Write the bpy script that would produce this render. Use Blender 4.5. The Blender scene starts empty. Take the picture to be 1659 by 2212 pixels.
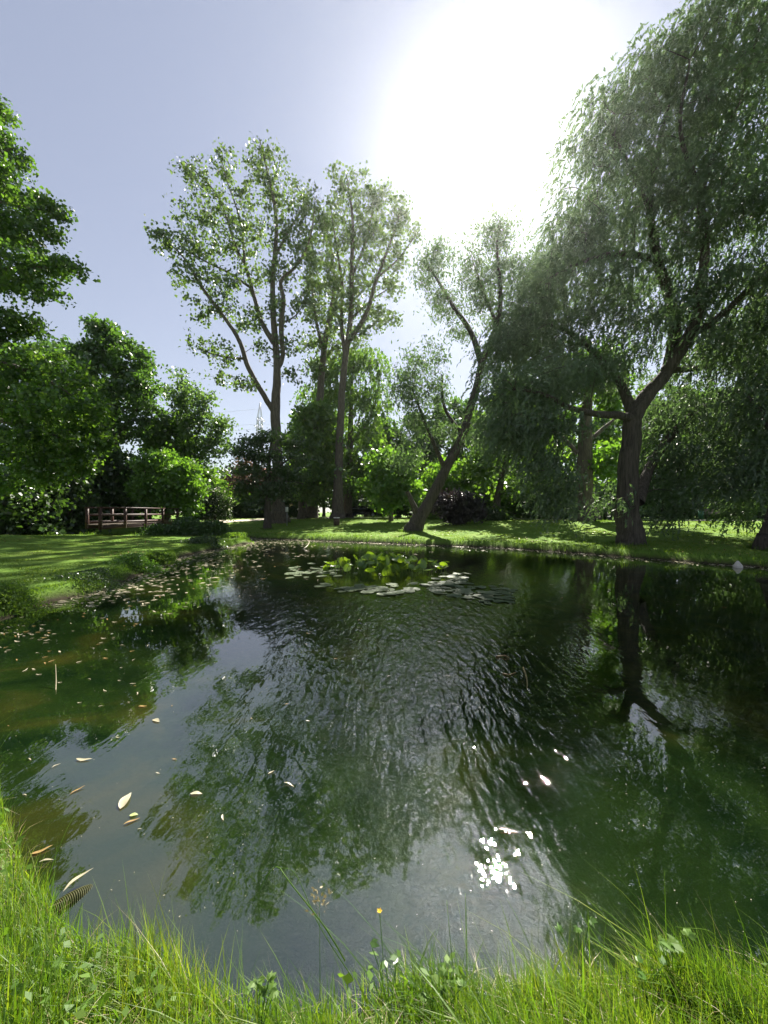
import bpy, math, random
import numpy as np
from mathutils import Vector

random.seed(7)
rng = np.random.default_rng(11)
scene = bpy.context.scene
COL = scene.collection
PI = math.pi

# ------------------------------------------------------------------ measures
F = 831.0            # focal length in units of a 1659 x 2212 picture
CX, HY = 829.5, 1106.0
HAZE = 0.00017      # density of the added haze volume
CAMZ = 1.75          # camera height over the water level (z = 0)

def W(px, py, D):
    return np.array(((px - CX) / F * D, D, CAMZ - (py - HY) / F * D))

def water_at(px, py):
    D = CAMZ * F / (py - HY)
    return ((px - CX) / F * D, D)

# ------------------------------------------------------------------ pond outline and terrain
POND = np.array([
    (-6.2, 6.2), (-6.36, 6.86), (-6.45, 7.6), (-6.2, 8.55), (-6.6, 9.8), (-7.0, 11.2), (-7.55, 12.8), (-7.85, 14.5),
    (-8.0, 16.4), (-7.88, 18.2), (-7.75, 20), (-7.57, 21.7), (-8.0, 23.2), (-10, 24.6), (-16, 25.3), (-24, 25.8), (-38, 26.5),
    (-38, 29), (-24, 28.6), (-16, 28.2), (-11, 27.6), (-9.2, 26.4), (-8.3, 25.3), (-6, 24.3), (-3.6, 23.2), (-1, 22),
    (1.7, 20.6), (4, 19.5), (6, 18.4), (8.2, 16.3), (9.8, 14.4), (11.2, 12.8), (12.1, 12.1), (18, 11.0), (26, 9.5),
    (30, 6), (26, 4), (14, 2.5), (6, 1.9), (3.5, 1.68), (2.2, 1.50), (1.6, 1.42), (1.1, 1.42), (0.8, 1.42), (0.4, 1.40),
    (0, 1.40), (-0.28, 1.32), (-0.45, 1.31), (-0.8, 1.43), (-1.26, 1.55), (-1.69, 1.83), (-2.37, 2.33), (-3.4, 3.05),
    (-5.2, 3.9), (-6.6, 4.5), (-6.9, 5.3)])

def pond_dist(x, y):
    """signed distance to the pond outline, positive on land"""
    p = np.stack([np.ravel(x), np.ravel(y)], 1).astype(float)
    best = np.full(len(p), 1e18)
    inside = np.zeros(len(p), bool)
    n = len(POND)
    for i in range(n):
        a, b = POND[i], POND[(i + 1) % n]
        ab = b - a
        t = np.clip(((p - a) @ ab) / (ab @ ab), 0, 1)
        d = p - (a + t[:, None] * ab)
        best = np.minimum(best, (d * d).sum(1))
        c = ((a[1] > p[:, 1]) != (b[1] > p[:, 1]))
        den = (b[1] - a[1]) if b[1] != a[1] else 1e-9
        xi = (b[0] - a[0]) * (p[:, 1] - a[1]) / den + a[0]
        inside ^= c & (p[:, 0] < xi)
    d = np.sqrt(best)
    return np.where(inside, -d, d).reshape(np.shape(x))

def sstep(a, b, v):
    t = np.clip((v - a) / (b - a), 0, 1)
    return t * t * (3 - 2 * t)

def wob(x, y):
    return (np.sin(x * 1.7 + np.sin(y * 1.3) * 1.2) * np.sin(y * 1.9 + 0.7) + 0.6 * np.sin(x * 4.1 + y * 2.3) * np.sin(y * 3.7 - x * 1.1))

def ground_z(x, y, d=None):
    x = np.asarray(x, float); y = np.asarray(y, float)
    if d is None:
        d = pond_dist(x, y)
    near = 1 - sstep(2.5, 7, y)
    lip = np.where(near > 0.5, 0.55, 0.30)
    land = (0.27 - 0.05 * near) * sstep(-0.05, lip, d) + 0.78 * sstep(0, 15, d) * sstep(4, 16, y) + 0.018 * wob(x, y) * sstep(0.1, 1.5, d)
    bed = -0.03 - 0.22 * sstep(0, 0.8, -d) - 0.75 * sstep(0.6, 5, -d) + 0.03 * wob(x * 1.3, y * 1.3)
    return np.where(d > 0, land, bed)

def gz(x, y):
    return float(ground_z(np.array([x]), np.array([y]))[0])

# ------------------------------------------------------------------ materials
def new_mat(name):
    m = bpy.data.materials.new(name)
    m.use_nodes = True
    nt = m.node_tree
    nt.nodes.clear()
    out = nt.nodes.new('ShaderNodeOutputMaterial')
    return m, nt, out

def N(nt, kind, **kw):
    n = nt.nodes.new(kind)
    for k, v in kw.items():
        if k.startswith('i_'):
            key = k[2:].replace('_', ' ')
            n.inputs[key].default_value = v
        else:
            setattr(n, k, v)
    return n

def L(nt, a, ao, b, bi):
    nt.links.new(a.outputs[ao], b.inputs[bi])

def ramp(nt, stops):
    r = nt.nodes.new('ShaderNodeValToRGB')
    el = r.color_ramp.elements
    while len(el) < len(stops):
        el.new(0.5)
    for e, (p, c) in zip(el, stops):
        e.position = p
        e.color = (*c, 1) if len(c) == 3 else c
    return r

def leaf_mat(name, dark, mid, light, trans=0.5, gloss=0.07, rough=0.35, tboost=(1.5, 1.5, 0.6), noise=0.8):
    m, nt, out = new_mat(name)
    geo = N(nt, 'ShaderNodeNewGeometry')
    tc = N(nt, 'ShaderNodeTexCoord')
    no = N(nt, 'ShaderNodeTexNoise'); no.inputs['Scale'].default_value = noise; no.inputs['Detail'].default_value = 3
    L(nt, tc, 'Object', no, 'Vector')
    mx = N(nt, 'ShaderNodeMath', operation='MULTIPLY_ADD'); mx.inputs[1].default_value = 0.55
    L(nt, geo, 'Random Per Island', mx, 0)
    mm = N(nt, 'ShaderNodeMath', operation='MULTIPLY_ADD'); mm.inputs[1].default_value = 1.1; mm.inputs[2].default_value = -0.32
    L(nt, no, 'Fac', mm, 0); L(nt, mm, 0, mx, 2)
    r = ramp(nt, [(0.0, dark), (0.5, mid), (1.0, light)])
    L(nt, mx, 0, r, 'Fac')
    df = N(nt, 'ShaderNodeBsdfDiffuse'); tr = N(nt, 'ShaderNodeBsdfTranslucent'); gl = N(nt, 'ShaderNodeBsdfGlossy')
    gl.inputs['Roughness'].default_value = rough
    L(nt, r, 'Color', df, 'Color')
    tm = N(nt, 'ShaderNodeMix', data_type='RGBA', blend_type='MULTIPLY'); tm.inputs[0].default_value = 1
    L(nt, r, 'Color', tm, 6); tm.inputs[7].default_value = (*tboost, 1)
    L(nt, tm, 2, tr, 'Color')
    a = N(nt, 'ShaderNodeMixShader'); a.inputs[0].default_value = trans
    L(nt, df, 0, a, 1); L(nt, tr, 0, a, 2)
    b = N(nt, 'ShaderNodeMixShader'); b.inputs[0].default_value = gloss
    L(nt, a, 0, b, 1); L(nt, gl, 0, b, 2)
    L(nt, b, 0, out, 'Surface')
    return m

def simple_mat(name, c1, c2=None, rough=0.7, scale=8, bump=0.0, metallic=0.0, spec=0.3, stretch=(1, 1, 1)):
    m, nt, out = new_mat(name)
    p = N(nt, 'ShaderNodeBsdfPrincipled')
    p.inputs['Roughness'].default_value = rough; p.inputs['Metallic'].default_value = metallic
    p.inputs['Specular IOR Level'].default_value = spec
    if c2 is None:
        c2 = tuple(x * 0.7 for x in c1)
    tc = N(nt, 'ShaderNodeTexCoord'); mp = N(nt, 'ShaderNodeMapping'); mp.inputs['Scale'].default_value = stretch
    no = N(nt, 'ShaderNodeTexNoise'); no.inputs['Scale'].default_value = scale; no.inputs['Detail'].default_value = 6; no.inputs['Roughness'].default_value = 0.65
    L(nt, tc, 'Object', mp, 'Vector'); L(nt, mp, 0, no, 'Vector')
    r = ramp(nt, [(0.3, c2), (0.7, c1)])
    L(nt, no, 'Fac', r, 'Fac'); L(nt, r, 'Color', p, 'Base Color')
    if bump:
        bp = N(nt, 'ShaderNodeBump'); bp.inputs['Strength'].default_value = bump; bp.inputs['Distance'].default_value = 0.09 if bump > .75 else 0.03
        L(nt, no, 'Fac', bp, 'Height'); L(nt, bp, 0, p, 'Normal')
    L(nt, p, 0, out, 'Surface')
    return m

M = {}
M['maple'] = leaf_mat('maple_leaf', (0.03, 0.075, 0.014), (0.06, 0.13, 0.022), (0.12, 0.2, 0.034), 0.55, 0.05)
M['dense'] = leaf_mat('dense_leaf', (0.026, 0.065, 0.016), (0.05, 0.11, 0.024), (0.085, 0.16, 0.034), 0.5, 0.06)
M['bright'] = leaf_mat('bright_leaf', (0.05, 0.12, 0.02), (0.09, 0.19, 0.03), (0.15, 0.26, 0.04), 0.5, 0.05)
M['poplar'] = leaf_mat('poplar_leaf', (0.04, 0.07, 0.028), (0.068, 0.11, 0.04), (0.11, 0.16, 0.055), 0.5, 0.07, 0.4, (1.5, 1.6, 0.6))
M['birch'] = leaf_mat('light_leaf', (0.05, 0.10, 0.035), (0.08, 0.15, 0.05), (0.12, 0.2, 0.06), 0.45, 0.08, 0.4)
M['willow'] = leaf_mat('willow_leaf', (0.046, 0.08, 0.043), (0.072, 0.115, 0.058), (0.10, 0.15, 0.075), 0.5, 0.05, 0.5, (1.35, 1.5, 0.7))
M['lime'] = leaf_mat('lime_leaf', (0.045, 0.10, 0.02), (0.08, 0.16, 0.03), (0.14, 0.235, 0.04), 0.55, 0.06)
M['darkleaf'] = leaf_mat('dark_leaf', (0.018, 0.042, 0.012), (0.034, 0.072, 0.018), (0.06, 0.11, 0.026), 0.45, 0.06)
M['purple'] = leaf_mat('purple_leaf', (0.010, 0.009, 0.011), (0.016, 0.014, 0.017), (0.03, 0.024, 0.026), 0.25, 0.06, 0.4, (1.4, 1.0, 0.9))
M['copper'] = leaf_mat('copper_leaf', (0.045, 0.035, 0.022), (0.08, 0.058, 0.036), (0.13, 0.095, 0.065), 0.4, 0.06, 0.4, (1.3, 1, 0.9))
M['flower'] = leaf_mat('blossom', (0.3, 0.32, 0.22), (0.5, 0.5, 0.4), (0.7, 0.7, 0.58), 0.3, 0.03, 0.5, (1, 1, 0.9))
M['grass'] = leaf_mat('grass_blade', (0.028, 0.08, 0.010), (0.09, 0.175, 0.018), (0.23, 0.27, 0.035), 0.55, 0.02, 0.5, (1.4, 1.35, 0.5), 1.6)
M['lawn'] = leaf_mat('lawn_blade', (0.055, 0.115, 0.016), (0.11, 0.19, 0.024), (0.22, 0.25, 0.055), 0.5, 0.02, 0.45, (1.3, 1.3, 0.5), 0.5)
M['bankweed'] = leaf_mat('bank_leaf', (0.04, 0.09, 0.015), (0.085, 0.165, 0.025), (0.16, 0.24, 0.045), 0.5, 0.02, 0.6, (1.4, 1.4, 0.5), 0.8)
M['straw'] = leaf_mat('straw', (0.14, 0.11, 0.05), (0.22, 0.18, 0.085), (0.32, 0.27, 0.14), 0.3, 0.04, 0.5, (1, 1, 0.8))
M['lily'] = leaf_mat('lily_leaf', (0.05, 0.12, 0.018), (0.095, 0.18, 0.026), (0.2, 0.265, 0.04), 0.5, 0.05, 0.3, (1.8, 1.5, 0.4), 2.0)
M['pad'] = leaf_mat('pad_leaf', (0.05, 0.08, 0.035), (0.085, 0.115, 0.055), (0.16, 0.18, 0.10), 0.1, 0.10, 0.35, (1, 1, 0.6), 2.0)
M['petal'] = leaf_mat('white_petal', (0.7, 0.7, 0.68), (0.8, 0.8, 0.78), (0.85, 0.85, 0.82), 0.3, 0.05)
M['yellow'] = leaf_mat('yellow_petal', (0.7, 0.45, 0.02), (0.75, 0.5, 0.03), (0.8, 0.6, 0.05), 0.3, 0.1, 0.3, (1, 1, 1))
M['fallen_pale'] = leaf_mat('fallen_pale', (0.22, 0.2, 0.12), (0.33, 0.3, 0.2), (0.45, 0.42, 0.3), 0.2, 0.06, 0.4, (1, 1, 1), 3)
M['fallen_tan'] = leaf_mat('fallen_tan', (0.16, 0.1, 0.035), (0.26, 0.17, 0.06), (0.36, 0.25, 0.1), 0.2, 0.06, 0.4, (1, 1, 1), 3)
M['fallen_green'] = leaf_mat('fallen_green', (0.2, 0.26, 0.08), (0.28, 0.34, 0.12), (0.36, 0.4, 0.16), 0.2, 0.06, 0.4, (1, 1, 1), 3)
M['bark'] = simple_mat('bark', (0.17, 0.14, 0.11), (0.04, 0.034, 0.028), 0.9, 7, 1.0, stretch=(2.4, 2.4, 0.25))
M['bark_pale'] = simple_mat('bark_pale', (0.24, 0.2, 0.155), (0.09, 0.074, 0.06), 0.9, 5, 0.8, stretch=(2, 2, 0.35))
M['bark_dark'] = simple_mat('bark_dark', (0.11, 0.092, 0.075), (0.022, 0.019, 0.016), 0.9, 6, 1.0, stretch=(2.4, 2.4, 0.22))
M['redwood'] = simple_mat('stained_wood', (0.065, 0.028, 0.019), (0.03, 0.015, 0.011), 0.6, 14, 0.2, stretch=(1, 1, 4))
M['deck'] = simple_mat('deck_wood', (0.13, 0.1, 0.075), (0.07, 0.05, 0.035), 0.75, 12, 0.2)
M['path'] = simple_mat('path_gravel', (0.46, 0.41, 0.33), (0.30, 0.26, 0.2), 0.95, 9, 0.3)
M['steel'] = simple_mat('galvanised_steel', (0.35, 0.36, 0.37), (0.25, 0.26, 0.27), 0.5, 5, 0, 0.6)
M['carpaint'] = simple_mat('black_paint', (0.015, 0.016, 0.019), (0.012, 0.012, 0.014), 0.18, 2, 0, 0.0, 0.6)
M['glass'] = simple_mat('dark_glass', (0.03, 0.035, 0.04), (0.02, 0.025, 0.03), 0.05, 2, 0, 0, 0.8)
M['rubber'] = simple_mat('rubber', (0.02, 0.02, 0.02), None, 0.8)
M['lampglass'] = simple_mat('lamp_glass', (0.8, 0.8, 0.78), (0.7, 0.7, 0.7), 0.1, 3, 0, 0, 0.8)
M['white'] = simple_mat('white_paint', (0.78, 0.78, 0.75), (0.66, 0.66, 0.63), 0.5, 6)
M['binwood'] = simple_mat('bin_slats', (0.12, 0.085, 0.055), (0.05, 0.035, 0.025), 0.8, 10)
M['greenpaint'] = simple_mat('green_paint', (0.06, 0.17, 0.09), (0.04, 0.11, 0.06), 0.5, 8)
M['benchwood'] = simple_mat('bench_wood', (0.3, 0.25, 0.2), (0.2, 0.16, 0.12), 0.7, 10)
M['rock'] = simple_mat('pale_rock', (0.5, 0.48, 0.42), (0.3, 0.28, 0.24), 0.9, 14, 0.4)
M['pipe'] = simple_mat('algae_plastic', (0.10, 0.095, 0.03), (0.03, 0.042, 0.013), 0.6, 22, 0.2)
M['twig'] = simple_mat('twig', (0.20, 0.17, 0.06), (0.09, 0.075, 0.03), 0.8, 20)
M['brick'] = simple_mat('pink_render', (0.42, 0.27, 0.24), (0.34, 0.2, 0.18), 0.9, 4)
M['tile'] = simple_mat('roof_tile', (0.28, 0.13, 0.10), (0.18, 0.08, 0.06), 0.8, 12)

# ground: lawn on land, mud at the water line, weed on the pond bed
def ground_mat():
    m, nt, out = new_mat('ground_cover')
    p = N(nt, 'ShaderNodeBsdfPrincipled'); p.inputs['Roughness'].default_value = 0.95; p.inputs['Specular IOR Level'].default_value = 0.1
    at = N(nt, 'ShaderNodeAttribute', attribute_name='shore')
    tc = N(nt, 'ShaderNodeTexCoord')
    n1 = N(nt, 'ShaderNodeTexNoise'); n1.inputs['Scale'].default_value = 0.55; n1.inputs['Detail'].default_value = 5; n1.inputs['Roughness'].default_value = 0.6
    n2 = N(nt, 'ShaderNodeTexNoise'); n2.inputs['Scale'].default_value = 9; n2.inputs['Detail'].default_value = 6; n2.inputs['Roughness'].default_value = 0.7
    L(nt, tc, 'Object', n1, 'Vector'); L(nt, tc, 'Object', n2, 'Vector')
    ad = N(nt, 'ShaderNodeMath', operation='MULTIPLY_ADD'); ad.inputs[1].default_value = 0.55
    L(nt, n2, 'Fac', ad, 0)
    sc = N(nt, 'ShaderNodeMath', operation='MULTIPLY'); sc.inputs[1].default_value = 0.5
    L(nt, n1, 'Fac', sc, 0); L(nt, sc, 0, ad, 2)
    lawn = ramp(nt, [(0.33, (0.06, 0.12, 0.016)), (0.52, (0.10, 0.18, 0.024)), (0.66, (0.15, 0.21, 0.04)), (0.8, (0.21, 0.20, 0.08))])
    L(nt, ad, 0, lawn, 'Fac')
    bed = ramp(nt, [(0.3, (0.012, 0.026, 0.008)), (0.44, (0.03, 0.055, 0.012)), (0.56, (0.11, 0.11, 0.02)), (0.70, (0.22, 0.18, 0.05))])
    n3 = N(nt, 'ShaderNodeTexNoise'); n3.inputs['Scale'].default_value = 1.1; n3.inputs['Detail'].default_value = 4; n3.inputs['Distortion'].default_value = 0.6
    L(nt, tc, 'Object', n3, 'Vector')
    ab = N(nt, 'ShaderNodeMath', operation='MULTIPLY_ADD'); ab.inputs[1].default_value = 0.7
    s2 = N(nt, 'ShaderNodeMath', operation='MULTIPLY'); s2.inputs[1].default_value = 0.3
    L(nt, n2, 'Fac', s2, 0); L(nt, n3, 'Fac', ab, 0); L(nt, s2, 0, ab, 2)
    L(nt, ab, 0, bed, 'Fac')
    mr = N(nt, 'ShaderNodeMapRange'); mr.inputs['From Min'].default_value = -0.02; mr.inputs['From Max'].default_value = 0.22
    L(nt, at, 'Fac', mr, 'Value')
    mud = N(nt, 'ShaderNodeMix', data_type='RGBA'); mud.inputs[6].default_value = (0.035, 0.028, 0.018, 1)
    L(nt, mr, 0, mud, 0); L(nt, lawn, 'Color', mud, 7)
    mr2 = N(nt, 'ShaderNodeMapRange'); mr2.inputs['From Min'].default_value = -0.25; mr2.inputs['From Max'].default_value = -0.02
    L(nt, at, 'Fac', mr2, 'Value')
    fin = N(nt, 'ShaderNodeMix', data_type='RGBA')
    L(nt, mr2, 0, fin, 0); L(nt, bed, 'Color', fin, 6); L(nt, mud, 2, fin, 7)
    L(nt, fin, 2, p, 'Base Color')
    bp = N(nt, 'ShaderNodeBump'); bp.inputs['Strength'].default_value = 0.7; bp.inputs['Distance'].default_value = 0.05
    L(nt, n2, 'Fac', bp, 'Height'); L(nt, bp, 0, p, 'Normal')
    L(nt, p, 0, out, 'Surface')
    return m

def water_mat():
    m, nt, out = new_mat('pond_water')
    tc = N(nt, 'ShaderNodeTexCoord')
    def noise(scale, stretch, rot, detail, dist=0.0, rough=0.5):
        mp = N(nt, 'ShaderNodeMapping'); mp.inputs['Scale'].default_value = stretch; mp.inputs['Rotation'].default_value = (0, 0, rot)
        no = N(nt, 'ShaderNodeTexNoise'); no.inputs['Scale'].default_value = scale; no.inputs['Detail'].default_value = detail
        no.inputs['Distortion'].default_value = dist; no.inputs['Roughness'].default_value = rough
        L(nt, tc, 'Object', mp, 'Vector'); L(nt, mp, 0, no, 'Vector')
        return no
    rip = noise(9.0, (1.0, 0.28, 1), math.radians(-10), 2.0, 0.25, 0.5)     # wind ripples, crests along the view
    fine = noise(16.0, (1.0, 0.55, 1), math.radians(25), 2.0, 0.3)
    calm = noise(1.6, (1, 1, 1), 0, 2.0)
    mask = noise(0.33, (1.0, 1.0, 1), 0.6, 2.0)
    # ruffled band where the breeze touches down, widening away from the near bank
    sp = N(nt, 'ShaderNodeSeparateXYZ'); L(nt, tc, 'Object', sp, 0)
    def math_(op, a, b=None, c=None):
        n = N(nt, 'ShaderNodeMath', operation=op)
        for q, v in enumerate((a, b, c)):
            if v is None: continue
            if isinstance(v, (int, float)): n.inputs[q].default_value = v
            else: nt.links.new(v, n.inputs[q])
        return n.outputs[0]
    def smap(v, a, b, lo, hi):
        n = N(nt, 'ShaderNodeMapRange'); n.interpolation_type = 'SMOOTHSTEP'
        for k_, q in (('From Min', a), ('From Max', b), ('To Min', lo), ('To Max', hi)): n.inputs[k_].default_value = q
        nt.links.new(v, n.inputs['Value']); return n.outputs[0]
    wv = math_('MULTIPLY_ADD', mask.outputs['Fac'], 1.2, -0.6)
    dx = math_('ABSOLUTE', math_('SUBTRACT', math_('ADD', sp.outputs[0], wv), 0.55))
    u = math_('DIVIDE', dx, math_('MAXIMUM', math_('MULTIPLY_ADD', sp.outputs[1], 0.42, -0.22), 0.25))
    band = math_('MULTIPLY', math_('MULTIPLY', smap(u, 1.3, 0.55, 0, 1), smap(sp.outputs[1], 14, 6, 0.25, 1)), smap(sp.outputs[1], 1.85, 3.6, 0.17, 1))
    mk = N(nt, 'ShaderNodeMapRange'); mk.interpolation_type = 'SMOOTHSTEP'
    mk.inputs['From Min'].default_value = 0.44; mk.inputs['From Max'].default_value = 0.66; mk.inputs['To Min'].default_value = 0.006; mk.inputs['To Max'].default_value = 0.07
    L(nt, mask, 'Fac', mk, 'Value')
    mxm = N(nt, 'ShaderNodeMath', operation='MAXIMUM'); nt.links.new(band, mxm.inputs[0]); L(nt, mk, 0, mxm, 1)
    f2 = N(nt, 'ShaderNodeMath', operation='MULTIPLY'); f2.inputs[1].default_value = 0.35; L(nt, fine, 'Fac', f2, 0)
    s = N(nt, 'ShaderNodeMath', operation='ADD'); L(nt, rip, 'Fac', s, 0); L(nt, f2, 0, s, 1)
    h = N(nt, 'ShaderNodeMath', operation='MULTIPLY'); L(nt, s, 0, h, 0); L(nt, mxm, 0, h, 1)
    c2 = N(nt, 'ShaderNodeMath', operation='MULTIPLY_ADD'); c2.inputs[1].default_value = 0.05; L(nt, calm, 'Fac', c2, 0); L(nt, h, 0, c2, 2)
    bp = N(nt, 'ShaderNodeBump'); bp.inputs['Strength'].default_value = 1.0; bp.inputs['Distance'].default_value = 0.03
    L(nt, c2, 0, bp, 'Height')
    fr = N(nt, 'ShaderNodeFresnel'); fr.inputs['IOR'].default_value = 2.25; L(nt, bp, 0, fr, 'Normal')
    gl = N(nt, 'ShaderNodeBsdfGlossy'); gl.inputs['Roughness'].default_value = 0.006; gl.inputs['Color'].default_value = (1, 1, 1, 1); L(nt, bp, 0, gl, 'Normal')
    tr = N(nt, 'ShaderNodeBsdfTransparent'); tr.inputs['Color'].default_value = (0.56, 0.70, 0.34, 1)
    df = N(nt, 'ShaderNodeBsdfDiffuse'); alg = noise(0.75, (1, 1, 1), 0.4, 5.0, 0.8, 0.6)
    ar = ramp(nt, [(0.38, (0.008, 0.024, 0.008)), (0.54, (0.022, 0.048, 0.010)), (0.70, (0.075, 0.08, 0.016))]); L(nt, alg, 'Fac', ar, 'Fac'); L(nt, ar, 'Color', df, 'Color')
    a = N(nt, 'ShaderNodeMixShader'); 
    sh = N(nt, 'ShaderNodeAttribute', attribute_name='shore')
    nt.links.new(smap(sh.outputs['Fac'], -3.2, -0.4, 0.10, 0.30), a.inputs[0]); L(nt, tr, 0, a, 1); L(nt, df, 0, a, 2)
    b = N(nt, 'ShaderNodeMixShader'); L(nt, fr, 0, b, 0); L(nt, a, 0, b, 1); L(nt, gl, 0, b, 2)
    L(nt, b, 0, out, 'Surface')
    return m

M['ground'] = ground_mat()
M['water'] = water_mat()

# ------------------------------------------------------------------ mesh helpers
def mesh_np(name, V, Fq, mat, parent=None, smooth=False, loc=None):
    """V (n,3); Fq: list of int arrays, each (m,k) with a constant k"""
    V = np.asarray(V, np.float32)
    if loc is not None:
        V = V - np.asarray(loc, np.float32)
    me = bpy.data.meshes.new(name)
    me.vertices.add(len(V))
    me.vertices.foreach_set('co', V.ravel())
    if not isinstance(Fq, list):
        Fq = [Fq]
    Fq = [np.asarray(f, np.int32) for f in Fq if len(f)]
    idx = np.concatenate([f.ravel() for f in Fq])
    tot = np.concatenate([np.full(len(f), f.shape[1], np.int32) for f in Fq])
    st = np.concatenate([[0], np.cumsum(tot)[:-1]]).astype(np.int32)
    me.loops.add(len(idx)); me.loops.foreach_set('vertex_index', idx)
    me.polygons.add(len(tot)); me.polygons.foreach_set('loop_start', st); me.polygons.foreach_set('loop_total', tot)
    if smooth:
        me.polygons.foreach_set('use_smooth', np.ones(len(tot), bool))
    me.update(calc_edges=True)
    me.materials.append(mat)
    o = bpy.data.objects.new(name, me)
    COL.objects.link(o)
    if parent is not None:
        o.parent = parent
    return o

class MB:
    """collects shapes for one mesh"""
    def __init__(self):
        self.V = []; self.Q = []; self.T = []; self.n = 0; self.NG = []
    def add(self, V, quads=None, tris=None, ngon=None):
        V = np.asarray(V, float)
        if quads is not None and len(quads): self.Q.append(np.asarray(quads) + self.n)
        if tris is not None and len(tris): self.T.append(np.asarray(tris) + self.n)
        if ngon is not None: self.NG.append(np.asarray([ngon]) + self.n)
        self.V.append(V); self.n += len(V)
    def box(self, c, s, rot=0.0):
        x, y, z = s[0] / 2, s[1] / 2, s[2] / 2
        v = np.array([(a * x, b * y, d * z) for d in (-1, 1) for a, b in ((-1, -1), (1, -1), (1, 1), (-1, 1))])
        cr, sr = math.cos(rot), math.sin(rot)
        v = np.stack([v[:, 0] * cr - v[:, 1] * sr, v[:, 0] * sr + v[:, 1] * cr, v[:, 2]], 1) + np.asarray(c)
        self.add(v, [(0, 3, 2, 1), (4, 5, 6, 7), (0, 1, 5, 4), (1, 2, 6, 5), (2, 3, 7, 6), (3, 0, 4, 7)])
    def bar(self, a, b, w, h=None):
        """rectangular bar from a to b"""
        a = np.asarray(a, float); b = np.asarray(b, float); h = h or w
        d = b - a; d /= np.linalg.norm(d)
        up = np.array((0, 0, 1.0)) if abs(d[2]) < 0.95 else np.array((1.0, 0, 0))
        s = np.cross(d, up); s /= np.linalg.norm(s); u = np.cross(s, d)
        v = [p + s * i * w / 2 + u * j * h / 2 for p in (a, b) for i, j in ((-1, -1), (1, -1), (1, 1), (-1, 1))]
        self.add(v, [(0, 3, 2, 1), (4, 5, 6, 7), (0, 1, 5, 4), (1, 2, 6, 5), (2, 3, 7, 6), (3, 0, 4, 7)])
    def tube(self, P, R, sides=6, cap=False, flute=0.0):
        P = np.asarray(P, float); R = np.asarray(R, float)
        n = len(P)
        T = np.gradient(P, axis=0); T /= np.linalg.norm(T, axis=1)[:, None] + 1e-9
        ref = np.array((1.0, 0.13, 0.05)) if abs(T[0][0]) < 0.9 else np.array((0, 1.0, 0.1))
        A = np.cross(T, ref); A /= np.linalg.norm(A, axis=1)[:, None] + 1e-9
        B = np.cross(T, A)
        th = np.arange(sides) * 2 * PI / sides
        rr = np.ones(sides) + flute * np.sin(th * 5 + 1)
        ring = (np.cos(th)[None, :, None] * A[:, None, :] + np.sin(th)[None, :, None] * B[:, None, :]) * (R[:, None] * rr[None, :])[:, :, None] + P[:, None, :]
        i = np.arange(n - 1)[:, None] * sides; j = np.arange(sides)[None, :]; k = (j + 1) % sides
        q = np.stack([i + j, i + k, i + sides + k, i + sides + j], -1).reshape(-1, 4)
        self.add(ring.reshape(-1, 3), q)
        if cap:
            self.NG.append(np.arange(sides)[None] + self.n - sides)
            self.NG.append(np.arange(sides)[::-1][None] + self.n - sides * n)
    def lathe(self, c, prof, sides=16):
        P = np.array([(c[0], c[1], c[2] + z) for r, z in prof]); n = len(P)
        th = np.arange(sides) * 2 * PI / sides
        R = np.array([r for r, z in prof])
        ring = np.stack([np.cos(th)[None] * R[:, None] + c[0], np.sin(th)[None] * R[:, None] + c[1], np.repeat(P[:, 2:3], sides, 1)], -1)
        i = np.arange(n - 1)[:, None] * sides; j = np.arange(sides)[None]; k = (j + 1) % sides
        self.add(ring.reshape(-1, 3), np.stack([i + j, i + k, i + sides + k, i + sides + j], -1).reshape(-1, 4))
    def build(self, name, mat, parent=None, loc=None, smooth=False):
        F_ = []
        if self.Q: F_.append(np.concatenate(self.Q))
        if self.T: F_.append(np.concatenate(self.T))
        groups = {}
        for g in self.NG: groups.setdefault(g.shape[1], []).append(g)
        for g in groups.values(): F_.append(np.concatenate(g))
        return mesh_np(name, np.concatenate(self.V), F_, mat, parent, smooth, loc)

def spline(P, n):
    P = np.asarray(P, float)
    if len(P) < 3:
        t = np.linspace(0, 1, n)[:, None]
        return P[0] * (1 - t) + P[-1] * t
    Q = np.vstack([2 * P[0] - P[1], P, 2 * P[-1] - P[-2]])
    out = []
    segs = len(P) - 1
    for u in np.linspace(0, segs, n):
        i = min(int(u), segs - 1); t = u - i
        p0, p1, p2, p3 = Q[i], Q[i + 1], Q[i + 2], Q[i + 3]
        out.append(0.5 * (2 * p1 + (p2 - p0) * t + (2 * p0 - 5 * p1 + 4 * p2 - p3) * t * t + (3 * p1 - p0 - 3 * p2 + p3) * t ** 3))
    return np.array(out)

def unit(v):
    return v / (np.linalg.norm(v, axis=-1, keepdims=True) + 1e-9)

def quads_from(c, d, n, ln, wd, fold=0.12):
    """leaf blades: centres c, long axes d, normals n -> verts, quads"""
    s = unit(np.cross(d, n)); n2 = np.cross(s, d)
    ln = np.asarray(ln).reshape(-1, 1); wd = np.asarray(wd).reshape(-1, 1)
    a = c - d * ln * 0.5; b = c + d * ln * 0.5
    mid = c - d * ln * 0.06
    l = mid - s * wd * 0.5 + n2 * wd * fold; r = mid + s * wd * 0.5 + n2 * wd * fold
    V = np.stack([a, r, b, l], 1).reshape(-1, 3)
    Q = np.arange(len(c) * 4).reshape(-1, 4)
    return V, Q

def tag(o, label=None, cat=None, group=None, kind=None):
    if label: o['label'] = label
    if cat: o['category'] = cat
    if group: o['group'] = group
    if kind: o['kind'] = kind
    return o

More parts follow.
